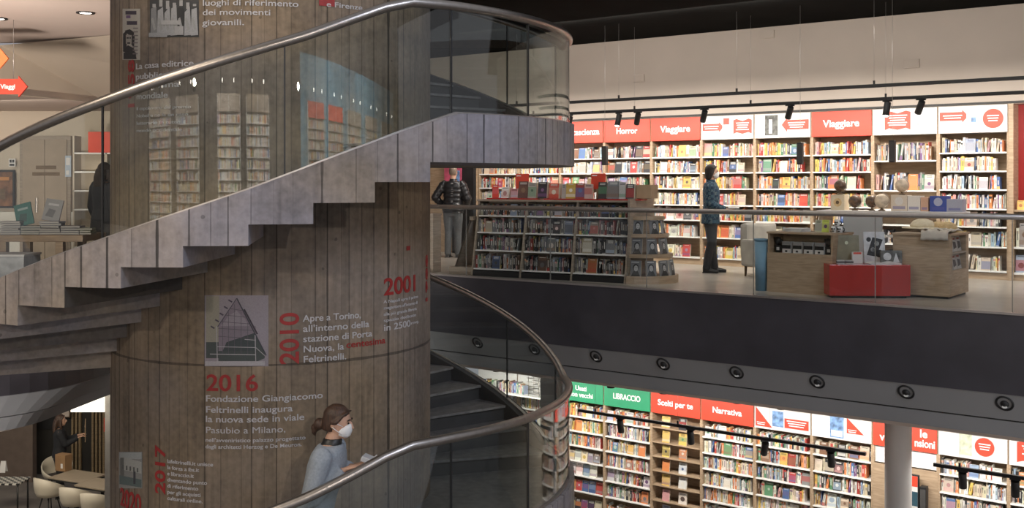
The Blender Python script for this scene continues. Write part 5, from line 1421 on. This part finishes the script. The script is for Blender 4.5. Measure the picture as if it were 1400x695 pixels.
# oak-brown display table with book stacks
tb = empty('display_table', (-6.75, 14.85, 0), 0, 'brown wooden display table with stacked books at the left edge', 'table')
mb = MB(); mb.box(-1.9, 1.02, -.42, .42, .66, .75, .006); mb.build('tabletop', M_BROWN, tb)
for x in (-1.7, -.06, .70):
    for y in (-.36, .36):
        mb = MB(); mb.box(x - .05, x + .05, y - .05, y + .05, 0, .66, .004); mb.build('leg', M_BROWN, tb)
TBX, TBY = -6.75, 14.85
r_ = random.Random(11)
sk = 0
for (px, n, w, base) in ((22, 6, .26, (.35, .36, .38)), (50, 4, .26, (.10, .16, .17)), (76, 6, .28, (.22, .23, .26)), (104, 4, .26, (.24, .24, .27)), (122, 3, .2, (.16, .20, .08))):
    x = (px - 700) / F * 14.75
    sk += 1; base = mix(base, (.03, .03, .03), .55)
    for k in range(n):
        mb = MB(True); h = .022 + .008 * r_.random()
        c = mix(base, r_.choice([(.22, .22, .22), (.05, .05, .06), (.2, .17, .15)]), r_.random() * .6)
        mb.box(-w / 2, w / 2, -.09, .09, 0, h, .002, col=c); mb.box(-w / 2 + .004, w / 2 - .004, -.0905, -.088, .004, h - .004, col=(.2, .19, .17))
        o = mb.build('stacked_book', M_PRINT, None, (x, TBY - .2, .751 + .0305 * k), R_(r_.uniform(-7, 7)))
        tag(o, 'flat book %s in the %s stack on the brown table' % (('at the bottom', 'second up', 'third up', 'fourth up', 'fifth up', 'sixth up')[k], ('leftmost', 'second', 'middle', 'fourth', 'rightmost')[sk - 1]), 'book', 'book stacks on the brown table')
for px, w, h, c, zb, ti, lab in ((40, .23, .31, (.02, .085, .07), .87, 16, 'dark green book leaning on the stacks of the brown table'), (73, .24, .30, (.16, .155, .15), .93, -8, 'grey photo-cover book standing on the brown table stacks')):
    x = (px - 700) / F * 14.8
    e = empty('display_book', (x, TBY - .16, zb + .005), 0, lab, 'book')
    Mr = Matrix.Rotation(R_(-14), 4, 'X') @ Matrix.Rotation(R_(-ti), 4, 'Y')
    mb = MB(True); mb.M = Mr; mb.box(-w / 2, w / 2, 0, .025, 0, h, .002, col=c); mb.build('cover', M_PRINT, e)
    mb = MB(True); mb.M = Mr
    mb.face([(-w * .3, -.0012, h * .7), (w * .3, -.0012, h * .7), (w * .3, -.0012, h * .8), (-w * .3, -.0012, h * .8)], mix(c, (.5, .5, .5), .35)); mb.face([(-w * .35, -.0012, h * .2), (w * .1, -.0012, h * .15), (w * .2, -.0012, h * .5), (-w * .2, -.0012, h * .55)], mix(c, (.02, .02, .02), .6))
    mb.build('print', M_PRINT, e)
e = empty('storage_crate', (-6.72, 13.72, 0), 0, 'low dark grey crate of papers under the brown table', 'crate')
e.location = (PX(18, 350, 14.1).x, 14.1, 0)
mb = MB(); mb.box(-.36, .25, -.25, .25, 0, .50, .01); mb.build('body', mat('crate_grey', (.16, .165, .17), .6, var=.3, scale=9), e)
mb = MB(); mb.box(-.37, .26, -.26, .26, .50, .53, .006); mb.build('lid', M_PILLAR, e)
# double door set in the end wall, notice and framed poster
dr = empty('door_1', (0, 18.14, 0), 0, 'beige flush double door in the far left wall', 'door'); del dr['category']; dr['kind'] = 'structure'
x0, x1 = PX(31, 0, 18.1).x, PX(91, 0, 18.1).x
zt = PX(0, 191, 18.1).z
mb = MB(); mb.box(x0 - .06, x1 + .06, -.02, .05, 0, zt + .06); mb.build('door_frame', M_OAKD, dr)
for a, b in ((x0, (x0 + x1) / 2 - .004), ((x0 + x1) / 2 + .004, x1)):
    mb = MB(); mb.box(a, b, -.04, -.02, .01, zt, .003); mb.build('door_leaf', mat('door_beige', (.33, .265, .20), .7, var=.05), dr)
mb = MB(); mb.box((x0 + x1) / 2 - .14, (x0 + x1) / 2 - .11, -.08, -.04, .95, 1.2, .006); mb.build('door_handle', M_STEEL, dr)
for py_, w_ in ((229, .34), (238, .46)):
    q = PX(63, py_, 18.1)
    mb = MB(); mb.box(q.x - w_ / 2, q.x + w_ / 2, -.043, -.04, q.z - .03, q.z + .03); mb.build('lettering', M_BROWN, dr)
def wall_card(name, px0, py0, px1, py1, m, label, cat, prints=(), fr=None, Y=18.12):
    a, b = PX(px0, py1, Y), PX(px1, py0, Y)
    e = empty(name, (a.x, Y, a.z), 0, label, cat)
    w, h = b.x - a.x, b.z - a.z
    if fr:
        mb = MB()
        for q in ((-.03, 0, -.03, h + .03), (w, w + .03, -.03, h + .03), (0, w, -.03, 0), (0, w, h, h + .03)): mb.box(q[0], q[1], -.05, -.01, q[2], q[3])
        mb.build('frame', fr, e)
    mb = MB(); mb.box(0, w, -.03, -.005, 0, h); mb.build('sheet', m, e)
    for j, (q, mm) in enumerate(prints):
        mb = MB(); mb.box(q[0] * w, q[1] * w, -.033 - .001 * j, -.03, q[2] * h, q[3] * h); mb.build('print', mm, e)
    return e
wall_card('framed_poster', -8, 235, 19, 282, mat('poster_brown', (.16, .075, .035), .5, var=.7, scale=7), 'framed brown poster at the left edge of the upper floor', 'poster', [((.1, .6, .2, .5), M_BROWN), ((.2, .8, .75, .85), mat('ochre', (.45, .2, .06), .6))], M_BLACK)
wall_card('wall_notice', 13, 217, 22, 228, M_SIGNW, 'small square black and white notice above the framed poster', 'notice', [((.15, .45, .5, .85), M_BLACK), ((.55, .85, .5, .85), M_BLACK), ((.15, .85, .1, .35), M_BLACK)])
wall_card('wall_notice', 90, 213, 98, 242, mat('notice_blue', (.40, .47, .56), .5), 'tall pale blue notice beside the beige door', 'notice', [((.15, .85, .55, .9), M_SIGNW), ((.15, .7, .1, .3), M_SIGNW)])
# tall shelf unit with a red sign behind the coat
sx0 = PX(104, 0, 17.3).x
us = empty('shelf_unit', (sx0, 17.2, 0), 0, 'tall pale shelf unit with red sign behind the person in the black coat', 'bookcase')
for x in (0, .52, 1.45):
    mb = MB(); mb.box(x - .012, x + .012, 0, .3, 0, 2.2); mb.build('side_panel', M_CREAM, us)
mb = MB(); mb.box(0, 1.45, .28, .3, 0, 2.2); mb.build('back_panel', M_CREAM, us)
for z in (.12, .42, .72, 1.02, 1.32, 1.62, 1.92):
    mb = MB(); mb.box(.0, 1.45, .0, .28, z - .012, z + .012); mb.build('shelf', M_WHITE, us)
    fill_shelf(Matrix.Translation((sx0, 17.2, z + .012)), .55, 1.4, 0, .26, 'the shelf unit behind the black coat', 'books behind the black coat', None, .3, .05)
mb = MB(); mb.box(.24, 1.40, -.02, .0, 1.93, 2.26); h = mb.build('sign_panel', M_RED, us)
wall_text('Viaggi', .15, .85, -.022, 2.04, h, M_LETW, .02)
# hanging arrow signs and ceiling downlights
def arrow_sign(px0, px1, py0, py1, Y, txt, m, label):
    a, b = PX(px0, (py0 + py1) / 2, Y), PX(px1, (py0 + py1) / 2, Y)
    h = (py1 - py0) * Y / F
    e = empty('arrow_sign', (a.x, Y, a.z), 0, label, 'sign', 'hanging arrow signs')
    L = b.x - a.x; hd = h * .36
    poly = [(0, -h * .36), (L - h * .42, -h * .36), (L - h * .42, -h * .5), (L, 0), (L - h * .42, h * .5), (L - h * .42, h * .36), (0, h * .36)]
    mb = MB(); mb.M = Matrix.Rotation(R_(90), 4, 'X'); mb.prism(poly, -.015, .015); p = mb.build('board', m, e)
    if txt: wall_text(txt, h * .30, L * .835, -.017, -h * .10, p, M_LETW, .02, 'RIGHT')
    for x in (L * .3, L * .8):
        mb = MB(); mb.tube([(x, 0, h * .3), (x, 0, 3.36 - a.z)], .003, 6); mb.build('wire', M_SATIN, e)
arrow_sign(-60, 38, 104, 133, 12.6, 'Viaggi', M_RED, 'hanging red arrow sign reading Viaggi at the left edge')
arrow_sign(-60, 12, 66, 94, 12.6, '', mat('sign_orange', (.85, .22, .07), .5), 'hanging orange arrow tip above the Viaggi arrow')
for px, py, lab in ((117, 17, 'round ceiling downlight left of the column'), (-2, 25, 'round ceiling downlight cut by the left edge')):
    Y = (3.35 - EYE) * F / (HY - py)
    e = empty('downlight', ((px - 700) / F * Y, Y, 3.35), 0, lab, 'downlight', 'downlights in the pale ceiling')
    mb = MB(); mb.rings([(0, 0, .0, .10, .10), (0, 0, -.012, .10, .10), (0, 0, -.012, .07, .07), (0, 0, .0, .07, .07)], 24, False); mb.build('rim', M_BLACK, e)
    mb = MB(); mb.rings([(0, 0, -.004, .07, .07), (0, 0, -.008, .06, .06)], 24); mb.build('lamp', M_LAMP, e)

# ------------------------------------------------------------------ lower-left cafe corner
def table_cafe(x, y, w, d, label):
    t = empty('cafe_table', (x, y, FL), R_(-24), label, 'table', 'cafe tables')
    mb = MB(); mb.box(-w / 2, w / 2, -d / 2, d / 2, .715, .745, .004); mb.build('tabletop', mat('table_taupe', (.30, .245, .18), .4, var=.06), t)
    mb = MB(); mb.box(-w / 2 - .004, w / 2 + .004, -d / 2 - .004, d / 2 + .004, .69, .715); mb.build('edge', M_SHOE, t)
    mb = MB(); mb.rings([(0, 0, 0, .24, .24), (0, 0, .02, .22, .22), (0, 0, .03, .03, .03), (0, 0, .69, .03, .03)], 20); mb.build('pedestal', M_SHOE, t)
def px_floor(px, py, z):
    Y = (EYE - z) * F / (py - HY)
    return (px - 700) / F * Y, Y
x, y = px_floor(106, 651, FL + .74); table_cafe(x, y, .85, .62, 'taupe cafe table carrying the brown box, lower left')
x, y = px_floor(140, 662, FL + .74); table_cafe(x, y, .85, .55, 'taupe cafe table right of the brown box, beside the column')
M_SHELL = mat('shell_cream', (.50, .45, .36), .45, var=.03)
def tub_chair(x, y, rz, label):
    t = empty('tub_chair', (x, y, FL), rz, label, 'chair', 'cream tub chairs')
    mb = MB(); n = 20
    rows = []
    for k, (z, r, amt) in enumerate(((.40, .17, 0), (.42, .24, 0), (.50, .275, .3), (.62, .295, .7), (.80, .30, 1))):
        row = []
        for i in range(n):
            a = 2 * math.pi * i / n
            f_ = (1 + math.sin(a)) / 2                       # back at +y
            hz = .44 + (z - .44) * (f_ ** .7 if z > .44 else 1) if z > .44 else z
            if z > .44: hz = .44 + (z - .44) * (.12 + .88 * f_ ** .8)
            row.append(mb.bm.verts.new((r * math.cos(a), r * math.sin(a) * .95, hz)))
        rows.append(row)
    for a, b in zip(rows, rows[1:]):
        for i in range(n): mb.bm.faces.new((a[i], a[(i + 1) % n], b[(i + 1) % n], b[i])).smooth = True
    mb.bm.faces.new(rows[0][::-1])
    o = mb.build('shell', M_SHELL, t); md = o.modifiers.new('s', 'SOLIDIFY'); md.thickness = .02
    mb = MB(); mb.rings([(0, 0, .43, .2, .2), (0, 0, .46, .21, .2), (0, 0, .47, .17, .17)], 20); mb.build('cushion', mat('cushion_dark', (.06, .05, .045), .9), t)
    for k in range(4):
        a = R_(45 + 90 * k)
        mb = MB(); mb.tube([(.12 * math.cos(a), .12 * math.sin(a), .41), (.23 * math.cos(a), .23 * math.sin(a), 0)], [.013, .010], 8); mb.build('leg', M_SHOE, t)
for px, py, rz, lab in ((68, 664, 150, 'cream tub chair nearest the person in black, lower left'), (104, 676, 165, 'second cream tub chair from the left, lower left'), (133, 684, 170, 'third cream tub chair from the left, beside the column'), (78, 640, 20, 'cream tub chair on the far side of the cafe table')):
    x, y = px_floor(px, py, FL + .6)
    tub_chair(x, y, R_(rz), lab)
x, y = px_floor(87, 643, FL + .75)
e = empty('table_box', (x, y, FL + .746), R_(-24), 'small brown box with a white mark on the cafe table', 'box')
mb = MB(); mb.box(-.13, .13, -.09, .09, 0, .32, .006); mb.build('carton', mat('box_tan', (.26, .15, .07), .6), e)
mb = MB(); mb.box(.02, .07, -.093, -.09, .06, .15); mb.build('print', M_SIGNW, e)
x, y = (82 - 700) / F * 21.9, 21.9
cafe_p = figure('person', (x, y, FL), R_(110), 1.68, 'person in black with long brown hair holding up a tan card, lower left',
       {'L': ((.20, -.12, 1.16), (.12, -.36, 1.27), (-.1, -1, .3)), 'R': ((-.20, -.12, 1.16), (-.12, -.36, 1.27), (.1, -1, .3)), 'Rt': -1},
       mat('coat_black', (.012, .013, .016), .8), mat('trousers_black', (.018, .018, .019), .8), M_HAIRB, False, 'long', .03)
p = cafe_p.matrix_basis @ Vector((0, -.50, 1.36))
e = empty('tan_card', p, R_(110), 'tan card held up by the person in black, lower left', 'card')
mb = MB(); mb.box(-.17, .17, -.005, .005, -.15, .20, .002, rot=Matrix.Rotation(R_(-18), 3, 'Y')); mb.build('card', mat('card_tan', (.48, .33, .19), .7), e)
# small side table with a chequered top and a cup, far lower left corner
x, y = px_floor(10, 657, FL + .6)
t = empty('side_table', (x, y, FL), 0, 'black and white chequered side table in the lower left corner', 'table')
def chequer():
    m, N, L, P = new_mat('chequer')
    c = N.new('ShaderNodeTexChecker'); c.inputs['Scale'].default_value = 14; c.inputs[1].default_value = (.6, .58, .52, 1); c.inputs[2].default_value = (.015, .015, .015, 1)
    tc = N.new('ShaderNodeTexCoord'); L.new(tc.outputs['Object'], c.inputs['Vector']); L.new(c.outputs['Color'], P.inputs['Base Color']); return m
mb = MB(); mb.box(-.34, .34, -.26, .26, .57, .60, .004); mb.build('tabletop', chequer(), t)
for sx_ in (-.3, .3):
    for sy_ in (-.22, .22):
        mb = MB(); mb.tube([(sx_, sy_, 0), (sx_, sy_, .57)], .018, 8); mb.build('leg', M_SHOE, t)
x, y = px_floor(3, 640, FL + .7)
e = empty('white_bag', (x, y, FL + .601), 0, 'white folded card standing on the chequered table', 'card')
mb = MB(); mb.face([(-.06, 0, 0), (.06, 0, 0), (.05, .05, .22), (-.05, .05, .22)]); mb.face([(-.06, .12, 0), (.06, .12, 0), (.05, .06, .22), (-.05, .06, .22)]); mb.face([(-.05, .05, .22), (.05, .05, .22), (.05, .06, .22), (-.05, .06, .22)]); mb.build('leaf', M_SIGNW, e)
# slatted screen and lit header behind the cafe
M_SLAT = wood('slat_wood', (.20, .14, .075), (.30, .22, .12))
scn = empty('slat_screen', (PX(98, 0, 23.6).x, 23.6, FL), 0, 'dark screen with vertical pale wooden slats behind the cafe tables', 'screen')
mb = MB(); mb.box(-.9, 1.6, .05, .10, 0, 3.4); mb.build('backing', mat('screen_dark', (.02, .018, .015), .7), scn)
for x in (.02, .10, .18, .46, .54, .62, .70, .78, .90, 1.0):
    mb = MB(); mb.box(x - .022, x + .022, -.02, .05, 0, 2.0, .003); mb.build('slat', M_SLAT, scn)
mb = MB(); mb.box(-.85, -.2, 0, .05, 1.0, 1.55); mb.build('dark_panel', M_BLACK, scn)
mb = MB(); mb.box(.72, 1.0, -.06, .0, .95, 1.25, .01); mb.build('red_box', M_RED, scn)
lp = empty('lit_header', (PX(98, 0, 21.6).x, 21.6, 0), 0, 'bright white lit panel under the bulkhead, lower left', 'light panel')
z0, z1 = PX(0, 563, 21.6).z, PX(0, 535, 21.6).z
mb = MB(); mb.box(0, 1.2, -.05, .05, z0, z1); mb.build('diffuser', M_PANELLIT, lp)
mb = MB(); mb.box(-.02, 1.22, -.06, .06, z1, z1 + .05); mb.box(-.02, 0, -.06, .06, z0, z1); mb.build('frame', M_BLACK, lp)
cb2 = empty('wall_light', (PX(88, 566, 23.4).x, 23.4, PX(88, 566, 23.4).z), 0, 'small framed pale panel on the dark cafe wall', 'wall panel')
mb = MB(); mb.box(-.13, .13, -.02, .02, -.08, .10, .004); mb.build('frame', M_BROWN, cb2)
mb = MB(); mb.box(-.11, .11, -.025, -.02, -.06, .08); mb.build('sheet', M_BEIGE, cb2)
# left end of the upper shelves: dark screen and coloured poster behind the man in the puffer
e = empty('info_screen', W(-3.45, .12, 0), -TH, 'tall dark screen stand with a pink and blue picture behind the puffer jacket', 'screen')
mb = MB(); mb.box(-.16, .42, -.04, .04, .0, 2.0, .01); mb.build('frame', M_BLACK, e)
mb = MB(); mb.box(-.32, .12, -.10, -.05, 1.30, 1.88, .004); mb.build('picture', mat('pic_pink', (.45, .08, .14), .4, var=.4, scale=5), e)
mb = MB(); mb.box(-.02, .1, -.105, -.10, 1.32, 1.7); mb.build('picture', M_PHB, e)
e = empty('wood_post', W(-2.1, 3.6, 0), -TH, 'short oak post beside the concrete column behind the railing', 'post')
m_ = (590 - 700) / F; t_ = 17.6
e.location = (m_ * t_, t_, 0)
mb = MB(); mb.box(-.14, .12, -.1, .1, 0, .92, .006); mb.build('shaft', M_OAKD, e)
mb = MB(); mb.box(-.15, .13, -.11, .11, .92, .95, .004); mb.build('cap', M_OAKD, e)

# ------------------------------------------------------------------ rear side of the hall (seen only as reflections in the stair glass)
RZ = [.25 + .32 * i for i in range(10)]
RU = [(-13.8, 3.7), (-9.2, 3.4), (-3.1, 3.2), (1.0, 3.2), (10.2, 2.9), (14.0, 3.0), (18.3, 3.3), (23.0, 3.6), (28.4, 4.2)]
for k, (xc, uw) in enumerate(RU):
    x = xc - uw / 2
    mb = MB()
    mb.box(x, x + uw, -16.38, -16.36, 0, 3.9)
    for z in RZ: mb.box(x, x + uw, -16.36, -16.1, z - .02, z)
    for xx in (x, x + uw / 2, x + uw): mb.box(xx - .03, xx + .03, -16.36, -16.1, 0, 3.9)
    struct(mb.build('trim_rear_shelving', M_WHITE))
    mb = MB(); mb.box(x, x + uw, -16.2, -16.12, 3.45, 3.95)
    struct(mb.build('trim_rear_header', M_RED if k in (4, 5) else M_OAKD))
mb = MB(); mb.box(7.6, 31.5, -16.40, -16.385, .2, 5.4)
struct(mb.build('window_1', mat('dusk_pane', (.13, .27, .36), .3, emit=.10, var=.25, scale=.4)))
for k, (xc, uw) in enumerate(RU):
    for dx in (-.25, .25):
        mb = MB(); mb.ball((xc + dx * uw, -15.4, 4.25), .07)
        struct(mb.build('trim_rear_lamp', M_LAMP))
mbr = MB(True)
for xc, uw in RU:
    for z in RZ:
        x = xc - uw / 2 + .05
        while x < xc + uw / 2 - .15:
            w = rng.uniform(.06, .16); n, c = pick(PALE)
            mbr.M = Matrix.Translation((x + w / 2, -16.15, z)) @ Matrix.Rotation(math.pi, 4, 'Z')
            mbr.box(-w / 2, w / 2, 0, .15, 0, rng.uniform(.18, .26), col=c)
            x += w + .002
o = mbr.build('rear_books', M_BOOK); o['kind'] = 'stuff'; tag(o, 'pale books on the shelves mirrored in the stair glass', 'books')

# ------------------------------------------------------------------ turn the book list into objects: the 300 that show largest by themselves, the rest as one mass
def screen(b):
    p = b['M'] @ Vector((0, 0, b['h'] / 2))
    return 700 + F * p.x / p.y, HY - F * (p.z - EYE) / p.y, p.y
def hidden(b):
    x, y, Y = screen(b)
    if x < 0 or x > 1396 or y > 692: return True
    g = b['group']
    if 'upper wall' in g:
        if x < 652 or (x < 788 and y < 226): return True
        if x < 888 and y > 268: return True
        if 955 < x < 990 and 225 < y < 370: return True
        if 1042 < x < 1325 and y > 285: return True
        if 1110 < x < 1275 and y > 262: return True
    if 'lower wall' in g:
        if x < 784 or 1205 < x < 1250: return True
    if 'island bookcase' in g and y < 290: return True
    if 'black coat' in g: return True
    if 'red alcove' in g and y > 376: return True
    return False
cand = [b for b in BOOKS if not hidden(b)]
cand.sort(key=lambda b: -(b['w'] * b['h'] / screen(b)[2] ** 2) * (3 if not b['group'].startswith('books on') or 'oak display' in b['group'] else 1))
chosen = {id(b) for b in cand[:300]}
mass = MB(True)
for b in BOOKS:
    if id(b) in chosen:
        mb = MB(True); book_mesh(mb, b)
        o = mb.build('book', M_BOOK, fix=False); o.matrix_world = b['M']
        if b.get('portrait'): lab = f"{b['n']} cover, {ORD[b['k']]} from left, {b['where']}"
        elif 'shelf' in b['where']:
            lab = f"{b['n']} {'cover' if b['face'] else 'spine'}, {ORD[b['k']]} from left, {b['where']}"
        else: lab = f"{b['n']} book standing {ORD[b['k']]} from left on {'the ' if not b['where'].startswith('the ') else ''}{b['where']}"
        if len(lab.replace('-', ' ').split()) > 16: print('LONG', lab)
        tag(o, lab, 'book', b['group'])
    else:
        x, y, Y = screen(b)
        if x < -60 or x > 1460 or y > 760: continue
        mass.M = b['M']; book_mesh(mass, b)
o = mass.build('book_rows', M_BOOK, fix=False); o['kind'] = 'stuff'
tag(o, 'rows of small coloured spines filling the remaining shelf space on both floors', 'books')
